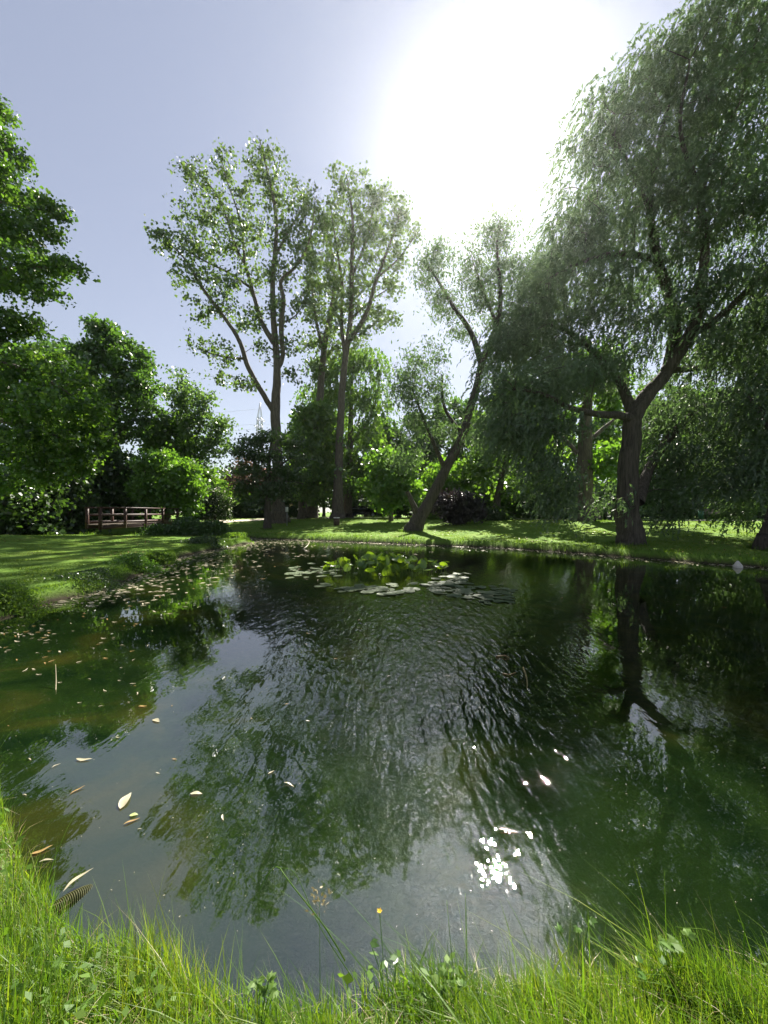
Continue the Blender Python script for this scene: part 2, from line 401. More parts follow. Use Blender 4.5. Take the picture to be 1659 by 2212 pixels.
def empty(name, loc, label, cat, group=None):
    o = bpy.data.objects.new(name, None)
    o.location = loc; o.empty_display_size = 0.3
    COL.objects.link(o)
    return tag(o, label, cat, group)

# ------------------------------------------------------------------ setting: ground, water, path
def axis(segs):
    out = [segs[0][0]]
    for a, b, st in segs:
        out += list(np.linspace(a, b, max(2, int(round((b - a) / st)) + 1))[1:])
    return np.array(out)

gx = axis([(-330, -150, 45), (-150, -50, 8), (-50, -3, 0.3), (-3, 3, 0.07), (3, 32, 0.3), (32, 120, 6), (120, 330, 42)])
gy = axis([(-100, -20, 20), (-20, 0, 2), (0, 3.5, 0.07), (3.5, 30, 0.22), (30, 50, 0.7), (50, 150, 6), (150, 430, 40)])
X, Y = np.meshgrid(gx, gy)
D_ = pond_dist(X, Y)
Z = ground_z(X, Y, D_)
nx, ny = len(gx), len(gy)
ii = (np.arange(ny - 1)[:, None] * nx + np.arange(nx - 1)[None]).ravel()
ground = mesh_np('ground', np.stack([X.ravel(), Y.ravel(), Z.ravel()], 1), np.stack([ii, ii + 1, ii + nx + 1, ii + nx], 1), M['ground'], smooth=True)
at = ground.data.attributes.new('shore', 'FLOAT', 'POINT'); at.data.foreach_set('value', D_.ravel().astype(np.float32))
tag(ground, 'park ground with mown grass around the pond', 'ground', kind='structure')

wx = np.linspace(-40, 32, 241); wy = np.linspace(0.2, 31, 141)
X2, Y2 = np.meshgrid(wx, wy); ii = (np.arange(140)[:, None] * 241 + np.arange(240)[None]).ravel()
water = mesh_np('pond_water', np.stack([X2.ravel(), Y2.ravel(), np.zeros(X2.size)], 1), np.stack([ii, ii + 1, ii + 242, ii + 241], 1), M['water'], smooth=True)
at = water.data.attributes.new('shore', 'FLOAT', 'POINT'); at.data.foreach_set('value', pond_dist(X2, Y2).ravel().astype(np.float32))
tag(water, 'dark rippled pond water reflecting the trees', 'water', kind='structure')

def ribbon(name, pts, width, mat, lift=0.03):
    c = spline(pts, 90)
    t = unit(np.gradient(c, axis=0)); s = np.stack([t[:, 1], -t[:, 0]], 1)
    k = np.linspace(-1, 1, 7)
    wv = width / 2 * (1 + 0.12 * np.sin(np.arange(90) * 0.7))
    P = c[:, None, :] + s[:, None, :] * (k[None, :, None] * wv[:, None, None])
    z = ground_z(P[..., 0], P[..., 1]) + lift
    V = np.concatenate([P, z[..., None]], -1).reshape(-1, 3)
    i = (np.arange(89)[:, None] * 7 + np.arange(6)[None]).ravel()
    o = mesh_np(name, V, np.stack([i, i + 1, i + 8, i + 7], 1), mat, smooth=True)
    return o
pth = ribbon('path', [(-17.3, 35), (-16, 37.5), (-12.5, 39.5), (-8, 44), (0, 46), (8, 42), (14, 36), (22, 32.5), (34, 31), (50, 31)], 2.6, M['path'])
tag(pth, 'pale gravel path winding behind the trees', 'path', kind='structure')

# ------------------------------------------------------------------ trees
def make_tree(name, label, cat, D, base_px, limbs, blobs, leafmat, barkmat, style='leaf', ncl=200, per=60, size=0.25, sig=0.45,
              group=None, seed=1, trunk_names=('trunk', 'crown', 'branches'), shell=0.55, droop=1.2, drift=(-0.25, 0.0), strand=12,
              aspect=0.75, flower=None, hang=0.3, sides=9, twig_r=0.035, flare=1.5, zmin=0.35, base_z=None):
    """limbs: list of [(px, py, depth offset, radius), ...]; blobs: (px, py, rx, ry, depth offset, depth radius in metres), weights by volume"""
    r = np.random.default_rng(seed)
    bx = (base_px - CX) / F * D
    bz = gz(bx, D) - 0.05 if base_z is None else base_z
    base = np.array((bx, D, bz))
    root = empty(name, base, label, cat, group)
    wood = MB()
    skel = []
    for li, limb in enumerate(limbs):
        P = np.array([W(px, py, D + dy) for px, py, dy, rad in limb]); R = np.array([q[3] for q in limb], float)
        if li == 0:
            P[0] = base - (0, 0, 0.25)
            if len(P) > 1:
                b1 = P[1].copy(); l1 = max(1e-3, np.linalg.norm(b1 - base))
                P = np.concatenate([P[:1], [base + (b1 - base) * min(0.2, 0.3 / l1), base + (b1 - base) * min(0.6, 1.0 / l1)], P[1:]])
                R = np.concatenate([[R[0] * flare, R[0] * (1 + (flare - 1) * .55)], R])
        n = max(6, int(len(P) * 5))
        C = spline(P, n); u = np.linspace(0, len(P) - 1, n)
        RR = np.interp(u, np.arange(len(P)), R)
        jit = r.normal(0, 1, C.shape); jit = (jit + np.roll(jit, 1, 0) + np.roll(jit, -1, 0)) / 2
        C[4:-1] += jit[4:-1] * RR[4:-1, None] * 0.09
        wood.tube(C, RR, sides if li == 0 else max(5, sides - 3), flute=0.11 if li == 0 else 0.04)
        skel.append(np.concatenate([C, RR[:, None]], 1)[n // 3 if li == 0 else 1:])
    skel = np.concatenate(skel)
    # cluster centres in the crown volume
    bl = np.array([[*W(b[0], b[1], D + b[4]), b[2] / F * (D + b[4]), b[5], b[3] / F * (D + b[4])] for b in blobs])
    vol = (bl[:, 3] * bl[:, 5]) ** 0.85; vol /= vol.sum()
    pick = r.choice(len(bl), ncl, p=vol)
    dirs = unit(r.normal(0, 1, (ncl, 3)))
    rad = r.random(ncl) ** (1 / 3.0); rad = shell * np.maximum(rad, r.random(ncl)) + (1 - shell) * rad
    Cc = bl[pick, :3] + dirs * rad[:, None] * bl[pick, 3:6]
    Cc[:, 2] = np.maximum(Cc[:, 2], bz + zmin)
    # grow twigs, nearest first, each joining the nearest wood below it
    dd = np.min(np.linalg.norm(Cc[:, None, :] - skel[None, ::3, :3], axis=2), 1)
    order = np.argsort(dd)
    cap = np.zeros((len(skel) + ncl * 2, 4)); cap[:len(skel)] = skel; ns = len(skel)
    tw = wood; tdir = np.zeros((ncl, 3))
    for i in order:
        c = Cc[i]
        v = c - cap[:ns, :3]
        dist = np.linalg.norm(v, axis=1)
        cost = dist + np.where(v[:, 2] < 0.15 * dist, 0.9 * (0.15 * dist - v[:, 2]), 0)
        j = int(np.argmin(cost))
        a = cap[j, :3]; ln = dist[j]
        r0 = min(cap[j, 3] * 0.7, twig_r * (0.6 + 0.25 * ln)); r0 = max(r0, 0.012)
        m1 = a + (c - a) * 0.45 + np.array((0, 0, 0.10 * ln)) + r.normal(0, 0.05 * ln, 3)
        C = spline([a, m1, c], 5)
        tw.tube(C, np.linspace(r0, max(0.010, r0 * 0.3), 5), 4)
        cap[ns] = (*m1, r0 * 0.65); cap[ns + 1] = (*c, max(0.012, r0 * 0.35)); ns += 2
        tdir[i] = unit(c - m1)
    n = ncl * per
    ci = np.repeat(np.arange(ncl), per)
    if style == 'leaf':
        off = r.normal(0, 1, (n, 3)) * sig
        off[:, 2] *= 0.72
        along = r.uniform(-1.6, 0.8, n)[:, None] * tdir[ci] * sig * 1.1
        c = Cc[ci] + off * (0.55 + 0.6 * r.random((ncl, 1)))[ci] + along
        d = unit(r.normal(0, 1, (n, 3)) + np.array((0, 0, -hang * 2)))
        nn = unit(r.normal(0, 1, (n, 3)) + np.array((0, 0, 0.55)))
        ln = size * r.uniform(0.65, 1.3, n)
        V, Q = quads_from(c, d, nn, ln, ln * aspect)
    else:   # hanging willow strands
        st0 = Cc[ci] + r.normal(0, 1, (n, 3)) * np.array((1, 1, 0.7)) * sig
        Ls = droop * r.uniform(0.35, 1.25, n)
        w = np.array((drift[0], drift[1], 0)) + r.normal(0, 0.16, (n, 3)) * np.array((1, 1, 0))
        t = (np.arange(strand) + 0.5) / strand
        tt = np.repeat(t[None], n, 0) + r.uniform(-0.3, 0.3, (n, strand)) / strand
        # first outwards then down
        out = unit(st0 - Cc[ci] + 1e-3) * np.array((1, 1, 0.2))
        pos = st0[:, None, :] + Ls[:, None, None] * (out[:, None, :] * (0.6 * np.sqrt(tt))[..., None] + w[:, None, :] * (tt ** 1.2)[..., None] + np.array((0, 0, -1.0)) * (tt ** 1.5 * 0.95)[..., None])
        dd_ = unit(np.array((0, 0, -1.0)) + w[:, None, :] * 1.1 + out[:, None, :] * (0.5 * (1 - tt))[..., None] + r.normal(0, 0.75, (n, strand, 3)))
        c = pos.reshape(-1, 3); d = dd_.reshape(-1, 3)
        low = np.array([b[1] > 1080 and b[2] < 27 for b in blobs])[pick]
        floor = np.where(low, bz + 0.12, bz + zmin + r.random(ncl) * 0.9)
        keep = c[:, 2] > np.repeat(floor[ci], strand)
        c = c[keep]; d = d[keep]
        nn = unit(r.normal(0, 1, c.shape) + np.array((0, -0.2, 0.4)))
        ln = size * r.uniform(0.6, 1.3, len(c))
        V, Q = quads_from(c, d, nn, ln, ln * aspect)
    wood.build(trunk_names[0], barkmat, root, base, smooth=True)
    mesh_np(trunk_names[1], V, Q, leafmat, root, loc=base)
    if flower is not None:
        fm, nf, fs = flower
        k = r.choice(len(V) // 4, nf)
        c = V.reshape(-1, 4, 3)[k, 2] + r.normal(0, 0.08, (nf, 3))
        V2, Q2 = quads_from(c, unit(r.normal(0, 1, (nf, 3))), unit(r.normal(0, 1, (nf, 3))), fs * r.uniform(0.6, 1.3, nf), fs * r.uniform(0.6, 1.3, nf))
        mesh_np('blossom', V2, Q2, fm, root, loc=base)
    return root

BR = ('trunk', 'crown', 'branches')
BU = ('stem', 'foliage', 'branches')

# --- big willow on the right
make_tree('willow_tree', 'huge weeping willow with thick dark trunk forking low on the far bank at right', 'tree', 17, 1360,
    [[(1360, 1172, 0, .48), (1357, 1060, 0, .40), (1362, 960, 0, .37), (1368, 900, 0, .34), (1400, 850, 0, .28), (1438, 805, 0, .24), (1457, 720, .3, .24), (1445, 640, .5, .21), (1420, 560, .6, .2), (1402, 450, .5, .15), (1420, 330, .4, .10), (1450, 200, .4, .06)],
     [(1440, 800, 0, .26), (1490, 725, -.4, .22), (1512, 640, -.8, .19), (1522, 520, -1, .16), (1515, 420, -1, .13), (1560, 300, -1.2, .1), (1610, 180, -1.3, .07), (1640, 60, -1.3, .04)],
     [(1490, 725, -.4, .17), (1540, 695, -1, .14), (1600, 640, -1.8, .11), (1680, 560, -2.4, .08), (1760, 470, -3, .05)],
     [(1372, 905, 0, .2), (1335, 897, -.5, .16), (1285, 893, -1, .13), (1230, 880, -1.5, .1), (1170, 850, -2, .07), (1110, 840, -2.4, .04)],
     [(1368, 900, 0, .24), (1340, 830, .5, .19), (1290, 770, 1, .15), (1230, 720, 1.5, .11), (1160, 690, 2, .07)],
     [(1420, 560, .6, .15), (1340, 548, 0, .12), (1260, 565, -.5, .09), (1190, 600, -1, .05)],
     [(1378, 1085, 0, .26), (1408, 1000, .8, .2), (1478, 910, 1.4, .16), (1560, 862, 1.8, .13), (1650, 810, 2, .09), (1740, 740, 2, .05)],
     [(1402, 450, .5, .1), (1350, 340, .3, .08), (1310, 270, .2, .04)],
     [(1515, 420, -1, .1), (1470, 280, -1.5, .07), (1490, 130, -1.6, .04)],
     [(1440, 800, 0, .15), (1520, 790, 1.5, .11), (1600, 730, 3, .07)]],
    [(1300, 290, 60, 55, 0, 2.2), (1375, 215, 60, 60, .3, 2.2), (1480, 130, 55, 70, -.6, 2.4), (1575, 60, 75, 80, -.8, 2.5), (1680, 20, 80, 80, -1, 2.5),
     (1255, 420, 55, 55, 0, 2.2), (1340, 400, 60, 55, .5, 2.4), (1440, 330, 60, 60, 0, 2.5), (1540, 240, 65, 60, -1, 2.4), (1640, 160, 65, 60, -1.2, 2.5),
     (1235, 510, 45, 38, -.5, 2), (1310, 510, 60, 45, .3, 2.3), (1410, 450, 60, 55, .5, 2.5), (1500, 400, 55, 60, -1, 2.5), (1600, 340, 70, 65, -1.4, 2.5), (1700, 300, 60, 70, -1.6, 2.5),
     (1200, 625, 50, 40, -.5, 2), (1290, 620, 60, 45, 0, 2.3), (1390, 590, 60, 50, .5, 2.5), (1550, 470, 60, 50, -1.4, 2.2), (1660, 440, 50, 60, -2, 2.2),
     (1130, 740, 50, 50, .8, 2.2), (1210, 720, 55, 50, 1, 2.3), (1300, 700, 60, 50, .5, 2.3), (1390, 700, 50, 45, 0, 2), (1560, 600, 45, 40, -1.5, 2), (1690, 580, 40, 50, -2, 2),
     (1085, 850, 45, 50, -1.5, 2), (1160, 830, 55, 45, -1, 2.2), (1250, 800, 55, 45, -.5, 2.2), (1330, 790, 45, 40, .5, 2), (1500, 800, 50, 45, 1, 2.3), (1590, 760, 60, 50, 1.5, 2.4), (1690, 720, 55, 60, 1, 2.4),
     (1120, 930, 50, 40, -1.8, 1.8), (1190, 920, 40, 40, -1.5, 1.8), (1440, 900, 45, 45, 1.5, 2), (1530, 890, 60, 45, 1.8, 2.3), (1630, 880, 60, 50, 1.6, 2.4), (1720, 880, 50, 60, 1, 2.3),
     (1150, 1000, 35, 35, -1.6, 1.4), (1200, 1030, 30, 35, -1.6, 1.2), (1490, 650, 45, 40, -.5, 2), (1165, 590, 36, 34, -.2, 1.6), (1140, 665, 42, 36, 0, 1.8), (1090, 760, 34, 36, .6, 1.6), (1080, 930, 40, 34, -1.6, 1.5), (1585, 650, 50, 40, -1, 2.2), (1640, 690, 45, 45, -.6, 2.2), (1470, 560, 40, 40, .4, 2), (1545, 720, 45, 36, -.8, 2), (1440, 1060, 36, 30, .8, 1.4), (1205, 1085, 26, 26, -1.6, .8), (1222, 1125, 12, 18, -1.6, .35), (1448, 1110, 16, 20, .4, .5), (1600, 1108, 26, 14, .6, .6), (1330, 1090, 10, 24, -.9, .3), (1560, 1060, 50, 30, 1.2, 1.8), (1650, 1060, 50, 34, .8, 1.8), (1450, 990, 40, 35, 1, 1.8), (1540, 980, 60, 40, 1.5, 2), (1640, 980, 60, 40, 1.2, 2.2)],
    M['willow'], M['bark_dark'], 'willow', ncl=2200, per=12, size=0.21, sig=0.36, seed=3, droop=0.65, drift=(-0.3, 0.0), strand=8, aspect=0.3, sides=14, flare=1.25, zmin=1.05)

# --- leaning willow in the middle
make_tree('leaning_willow', 'willow with a strongly leaning dark trunk on the sunny far bank', 'tree', 26, 890,
    [[(890, 1150, 0, .50), (925, 1090, 0, .38), (965, 1010, 0, .32), (1000, 940, 0, .28), (1022, 860, 0, .25), (1040, 785, 0, .22)],
     [(1040, 785, 0, .22), (1018, 722, .3, .18), (978, 660, .6, .14), (950, 612, .8, .10), (922, 570, 1, .05)],
     [(1040, 785, 0, .23), (1074, 702, -.4, .18), (1080, 620, -.6, .14), (1074, 540, -.8, .09), (1080, 478, -.8, .04)],
     [(1040, 790, 0, .19), (1060, 757, .3, .17), (1112, 702, .8, .13), (1180, 640, 1.4, .08), (1215, 590, 1.6, .04)],
     [(1074, 702, -.4, .12), (1048, 640, -.2, .09), (1020, 560, 0, .04)],
     [(962, 1015, 0, .17), (938, 960, -.8, .13), (915, 905, -1.4, .09), (890, 840, -1.8, .05)],
     [(1005, 930, 0, .17), (1060, 905, .8, .12), (1110, 850, 1.2, .08), (1130, 800, 1.2, .05)],
     [(1000, 940, 0, .14), (960, 880, .6, .10), (955, 810, .9, .06)],
     [(905, 1122, 0, .24), (893, 1090, -.3, .19), (880, 1062, -.5, .12)]],
    [(920, 590, 32, 34, 1, 1.6), (955, 560, 30, 26, .6, 1.5), (1045, 520, 34, 34, -.4, 1.6), (1082, 500, 22, 36, -.8, 1.3), (1008, 590, 34, 28, 0, 1.6),
     (955, 660, 34, 30, .6, 1.7), (1050, 625, 36, 36, -.4, 1.7), (1120, 610, 42, 45, .4, 2), (1165, 600, 42, 52, 1.2, 2), (1205, 570, 30, 40, 1.6, 1.6), (1195, 660, 36, 36, 1.4, 1.8), (1080, 690, 34, 30, .6, 1.6), (1150, 740, 44, 34, 1.2, 1.9), (1085, 560, 30, 34, -.6, 1.4), (1180, 820, 40, 40, 1.4, 1.9), (1030, 660, 26, 26, 0, 1.2), (990, 715, 22, 20, .4, 1.3), (1125, 690, 40, 30, .8, 1.8),
     (880, 790, 36, 36, -1.8, 1.7), (930, 780, 32, 36, .6, 1.7), (870, 850, 32, 36, -1.8, 1.5), (935, 850, 35, 30, .3, 1.6), (1090, 800, 42, 36, 1, 1.8), (1120, 870, 45, 34, 1.2, 1.8), (900, 920, 36, 36, -1.4, 1.5), (965, 930, 22, 22, .4, 1.2), (880, 990, 34, 28, -1.2, 1.4), (1060, 950, 34, 34, .8, 1.6)],
    M['willow'], M['bark_dark'], 'leaf', ncl=980, per=29, size=0.25, sig=0.42, seed=5, hang=0.55, aspect=0.36, sides=12, flare=1.35)

# --- tall poplars
POP = 'tall poplars behind the pond'
make_tree('poplar_tree', 'tallest poplar, a bare trunk forking to the left under an airy crown', 'tree', 36, 603,
    [[(603, 1126, 0, .70), (600, 1060, 0, .50), (597, 960, 0, .44), (594, 890, 0, .42), (598, 830, 0, .36), (598, 786, 0, .31), (591, 689, 0, .26), (589, 611, .3, .21), (597, 478, .5, .17), (575, 357, .5, .09), (560, 300, .5, .04)],
     [(594, 893, 0, .29), (572, 857, 0, .25), (537, 794, -.5, .22), (517, 736, -1, .19), (490, 693, -1.3, .16), (435, 619, -1.8, .14), (400, 560, -2, .08), (360, 520, -2, .04)],
     [(597, 800, 0, .24), (611, 770, 0, .20), (607, 708, -.6, .23), (613, 650, -.9, .2), (607, 607, -1, .16), (640, 575, -1.4, .11), (668, 520, -1.8, .07), (680, 450, -2, .04)],
     [(591, 740, 0, .27), (564, 693, .6, .22), (545, 626, 1, .18), (529, 572, 1.2, .15), (509, 533, 1.3, .12), (470, 423, 1.6, .08), (400, 350, 2, .03)],
     [(540, 620, 1, .13), (490, 587, .6, .10), (443, 564, .2, .07), (385, 530, 0, .04)],
     [(592, 560, .4, .13), (620, 505, .8, .1), (655, 440, 1.1, .06), (640, 400, 1.2, .03)],
     [(529, 572, 1.2, .11), (520, 480, 1.4, .09), (490, 390, 1.6, .05), (480, 350, 1.6, .03)],
     [(530, 775, -.6, .12), (480, 770, -1.5, .08), (430, 755, -2.2, .04)],
     [(605, 700, 0, .10), (640, 680, 1, .06), (665, 640, 1.6, .03)]],
    [(395, 375, 24, 30, 2, 1.4), (430, 385, 28, 30, 1.8, 1.6), (485, 355, 28, 30, 1.6, 1.6), (550, 335, 28, 36, .6, 1.6), (595, 350, 26, 34, .4, 1.6), (560, 410, 40, 36, .5, 2), (620, 420, 32, 34, 1, 1.8), (670, 440, 26, 32, 0, 1.7),
     (400, 460, 28, 30, .5, 1.7), (450, 450, 38, 36, 1.6, 2), (510, 450, 38, 36, 1.4, 2), (350, 520, 24, 24, -1.5, 1.4), (395, 530, 38, 36, -1, 2), (450, 530, 38, 32, .5, 2), (520, 520, 42, 36, 1, 2.2), (590, 500, 40, 40, .5, 2.2), (645, 500, 36, 40, 0, 2),
     (385, 600, 26, 22, -1.6, 1.4), (430, 600, 34, 30, -1.5, 1.8), (480, 610, 34, 30, -.6, 1.8), (540, 600, 36, 32, .6, 2), (605, 590, 34, 34, 0, 2), (660, 560, 30, 36, -1.2, 1.8),
     (430, 670, 28, 22, -1.8, 1.5), (480, 660, 28, 26, -1, 1.6), (540, 690, 34, 34, .3, 1.8), (605, 670, 30, 32, -.3, 1.8), (650, 650, 26, 26, 1, 1.5),
     (430, 750, 30, 20, -2, 1.5), (480, 765, 32, 24, -1.6, 1.6), (560, 760, 22, 24, -.3, 1.3), (620, 750, 28, 30, 0, 1.6), (470, 815, 32, 18, -1.6, 1.5), (530, 830, 28, 16, -.8, 1.4), (635, 815, 22, 18, .3, 1.2)],
    M['poplar'], M['bark'], 'leaf', ncl=960, per=13, size=0.29, sig=0.33, seed=8, group=POP, sides=14, aspect=0.85, hang=0.4, shell=0.35)
make_tree('poplar_tree', 'slender double stemmed poplar right of the tallest one, crown against the glare', 'tree', 40, 730,
    [[(730, 1128, 0, .62), (733, 1000, 0, .41), (737, 880, 0, .36), (746, 780, 0, .31), (757, 690, 0, .26), (760, 600, 0, .24), (762, 480, 0, .15), (750, 385, 0, .05)],
     [(752, 740, 0, .26), (790, 680, -.5, .22), (815, 600, -.8, .17), (845, 520, -1, .11), (868, 450, -1, .05)],
     [(746, 770, 0, .22), (738, 700, .8, .19), (740, 620, 1, .15), (728, 540, 1, .1), (715, 450, 1, .04)],
     [(760, 600, 0, .15), (790, 520, .8, .11), (810, 430, 1, .05)],
     [(815, 600, -.8, .1), (860, 560, -1.4, .07), (900, 505, -1.8, .03)],
     [(757, 690, 0, .13), (800, 650, 1, .09), (845, 620, 1.6, .04)]],
    [(735, 390, 24, 26, 0, 1.6), (775, 395, 26, 26, 0, 1.6), (820, 420, 28, 26, .8, 1.6), (740, 440, 32, 30, .5, 2), (795, 460, 38, 32, .6, 2), (865, 450, 22, 26, -1, 1.4), (850, 500, 36, 32, -1, 2), (895, 500, 18, 20, -1.8, 1.3),
     (735, 510, 36, 36, .6, 2), (790, 530, 38, 36, 0, 2.2), (845, 560, 34, 34, -.8, 2), (730, 590, 34, 36, .6, 2), (790, 600, 36, 36, -.3, 2.2), (850, 620, 26, 28, 0, 1.6), (750, 660, 36, 34, .3, 2), (810, 680, 32, 32, 0, 1.8), (850, 690, 16, 18, 0, 1.2), (770, 730, 36, 26, 0, 1.8), (725, 690, 24, 30, .6, 1.5)],
    M['poplar'], M['bark'], 'leaf', ncl=680, per=13, size=0.31, sig=0.36, seed=9, group=POP, sides=12, aspect=0.85, hang=0.4, shell=0.35)
make_tree('poplar_tree', 'thin poplar between the other two, its trunk half hidden by the young lime', 'tree', 43, 672,
    [[(672, 1128, 0, .72), (680, 1000, 0, .48), (690, 880, 0, .42), (699, 770, 0, .33), (711, 690, 0, .26), (722, 620, 0, .18), (716, 540, 0, .1), (700, 470, 0, .04)],
     [(700, 765, 0, .2), (685, 700, .5, .15), (675, 630, .8, .1), (665, 560, 1, .04)],
     [(711, 690, 0, .15), (735, 620, -.6, .1), (750, 560, -.8, .05)]],
    [(700, 480, 28, 30, 0, 1.8), (690, 540, 30, 34, .4, 2), (715, 600, 30, 36, 0, 2), (680, 610, 28, 32, .6, 1.8), (690, 680, 34, 34, .4, 2), (668, 740, 26, 26, .4, 1.6), (715, 740, 28, 30, 0, 1.8), (680, 800, 26, 24, 0, 1.6)],
    M['poplar'], M['bark'], 'leaf', ncl=300, per=14, size=0.33, sig=0.40, seed=10, group=POP, sides=12, aspect=0.85, hang=0.4)

# --- left side
make_tree('maple_tree', 'big maple at the left edge with layered boughs sweeping over the lawn', 'tree', 20, -110,
    [[(-110, 1128, 0, .6), (-112, 950, 0, .5), (-105, 760, 0, .42), (-95, 560, 0, .3), (-80, 380, 0, .2), (-60, 230, 0, .08)],
     [(-110, 800, 0, .2), (-40, 780, -.5, .15), (60, 800, -1, .1), (150, 850, -1.4, .05)],
     [(-100, 640, 0, .18), (-30, 590, -.4, .14), (60, 580, -.8, .08), (150, 575, -1, .03)],
     [(-90, 500, 0, .15), (-20, 440, 0, .11), (60, 450, .3, .06), (125, 455, .4, .03)],
     [(-110, 880, 0, .18), (-30, 900, .5, .14), (80, 930, 1, .09), (180, 960, 1.2, .05)],
     [(-80, 380, 0, .1), (-20, 340, 0, .07), (25, 320, 0, .03)]],
    [(-40, 240, 40, 50, 0, 2), (0, 300, 26, 36, 0, 1.8), (-60, 350, 60, 60, 0, 2.4), (20, 390, 36, 34, 0, 2), (-20, 470, 60, 46, 0, 2.4), (70, 460, 34, 22, .3, 1.6), (115, 455, 22, 14, .4, 1), (40, 510, 46, 22, .2, 1.8), (95, 495, 26, 14, .3, 1.2),
     (-40, 580, 60, 40, -.3, 2.4), (40, 575, 46, 24, -.6, 1.8), (105, 572, 36, 14, -.8, 1.2), (148, 576, 16, 7, -1, .8), (60, 625, 50, 20, -.5, 1.6), (112, 635, 18, 10, -.6, .9), (10, 680, 50, 36, -.4, 2), (60, 700, 24, 18, -.4, 1.2), (-40, 760, 60, 50, -.5, 2.4),
     (50, 790, 56, 40, -.8, 2.2), (130, 800, 46, 36, -1, 2), (40, 880, 60, 44, 0, 2.3), (120, 880, 50, 40, -.8, 2.2), (180, 880, 36, 30, -1.4, 1.8), (195, 940, 36, 28, .8, 1.8), (120, 960, 54, 36, .8, 2.2), (40, 970, 60, 40, .6, 2.4), (100, 1020, 40, 24, .8, 1.8), (30, 1040, 44, 24, .6, 1.8), (160, 1000, 36, 24, 1, 1.7)],
    M['maple'], M['bark'], 'leaf', ncl=900, per=44, size=0.19, sig=0.27, seed=12, aspect=0.9, hang=0.25, zmin=1.2)
make_tree('dense_tree', 'dense dark rounded tree behind the footbridge at left', 'tree', 35, 245,
    [[(245, 1126, 0, .45), (246, 1010, 0, .36), (248, 900, 0, .28), (246, 800, 0, .18), (240, 720, 0, .06)],
     [(247, 960, 0, .16), (285, 900, -.5, .12), (320, 850, -.8, .05)], [(247, 920, 0, .15), (205, 860, .4, .11), (180, 790, .6, .05)], [(248, 870, 0, .12), (280, 800, .4, .08), (300, 750, .5, .03)]],
    [(228, 720, 28, 22, 0, 1.8), (250, 750, 36, 30, 0, 2), (195, 770, 32, 30, .4, 2), (290, 785, 32, 30, -.3, 2), (235, 810, 46, 36, 0, 2.4), (315, 830, 24, 30, -.6, 1.6), (190, 850, 40, 36, .4, 2.2), (270, 860, 46, 34, -.3, 2.2), (325, 875, 18, 18, -.8, 1.2), (230, 920, 46, 36, 0, 2.2), (300, 920, 26, 22, -.6, 1.5), (250, 990, 36, 30, 0, 1.8), (215, 1050, 40, 36, 0, 1.8), (250, 1080, 30, 30, -.4, 1.4)],
    M['dense'], M['bark_dark'], 'leaf', ncl=560, per=40, size=0.32, sig=0.38, seed=13, aspect=0.8, zmin=0.5, shell=0.7)
make_tree('slender_tree', 'slender light green tree with see-through crown beside the dense dark one', 'tree', 40, 412,
    [[(412, 1122, 0, .24), (412, 1020, 0, .19), (407, 930, 0, .15), (398, 860, 0, .09), (392, 810, 0, .04)], [(411, 990, 0, .11), (432, 920, -.5, .08), (445, 860, -.6, .03)], [(412, 1010, 0, .1), (455, 960, .5, .07), (490, 915, .8, .03)], [(407, 930, 0, .08), (375, 880, .3, .05), (362, 840, .4, .02)]],
    [(390, 825, 24, 20, 0, 1.5), (362, 850, 14, 20, .4, 1), (405, 860, 30, 24, 0, 1.7), (440, 860, 22, 24, -.5, 1.4), (385, 900, 30, 26, 0, 1.7), (440, 905, 30, 26, -.4, 1.7), (480, 925, 22, 20, .8, 1.3), (420, 950, 36, 26, 0, 1.8), (470, 965, 30, 22, .6, 1.6), (400, 1000, 36, 26, 0, 1.7), (455, 1010, 30, 24, .3, 1.5)],
    M['birch'], M['bark'], 'leaf', ncl=240, per=26, size=0.34, sig=0.5, seed=14, aspect=0.7, shell=0.4)
make_tree('bright_bush', 'large bright green sunlit bush leaning over the footbridge', 'bush', 33, 360,
    [[(360, 1122, 0, .16), (358, 1060, 0, .12), (350, 1000, 0, .06)], [(362, 1110, 0, .1), (395, 1050, -.4, .07), (415, 1010, -.5, .03)], [(358, 1100, 0, .1), (325, 1050, -.3, .07), (310, 1010, -.4, .03)]],
    [(320, 1010, 26, 26, -.4, 1.5), (360, 1000, 32, 26, 0, 1.7), (400, 1020, 30, 26, -.4, 1.6), (330, 1055, 36, 30, -.5, 1.6), (380, 1060, 40, 32, -.6, 1.7), (420, 1055, 20, 24, -.4, 1.2), (360, 1090, 46, 22, -.5, 1.5), (405, 1095, 24, 20, -.6, 1.1)],
    M['bright'], M['bark'], 'leaf', ncl=260, per=44, size=0.28, sig=0.34, seed=15, trunk_names=BU, aspect=0.75, hang=0.5, zmin=0.35, shell=0.8)
make_tree('leafy_shrub', 'mid green leafy shrub showing above the bright bush', 'bush', 38, 365,
    [[(365, 1122, 0, .16), (365, 1020, 0, .12), (365, 930, 0, .05)], [(365, 1050, 0, .1), (340, 980, .2, .06), (330, 930, .3, .03)], [(365, 1040, 0, .1), (395, 980, .2, .06), (410, 940, .3, .03)]],
    [(340, 930, 24, 22, .2, 1.5), (375, 920, 28, 22, 0, 1.6), (355, 965, 36, 26, 0, 1.8), (405, 965, 26, 26, 0, 1.5), (345, 1010, 36, 30, 0, 1.7), (440, 1040, 36, 26, .3, 1.7), (470, 1060, 24, 24, .3, 1.4), (300, 1040, 24, 30, .3, 1.5)],
    M['lime'], M['bark'], 'leaf', ncl=190, per=46, size=0.4, sig=0.48, seed=16, trunk_names=BU, shell=0.7)
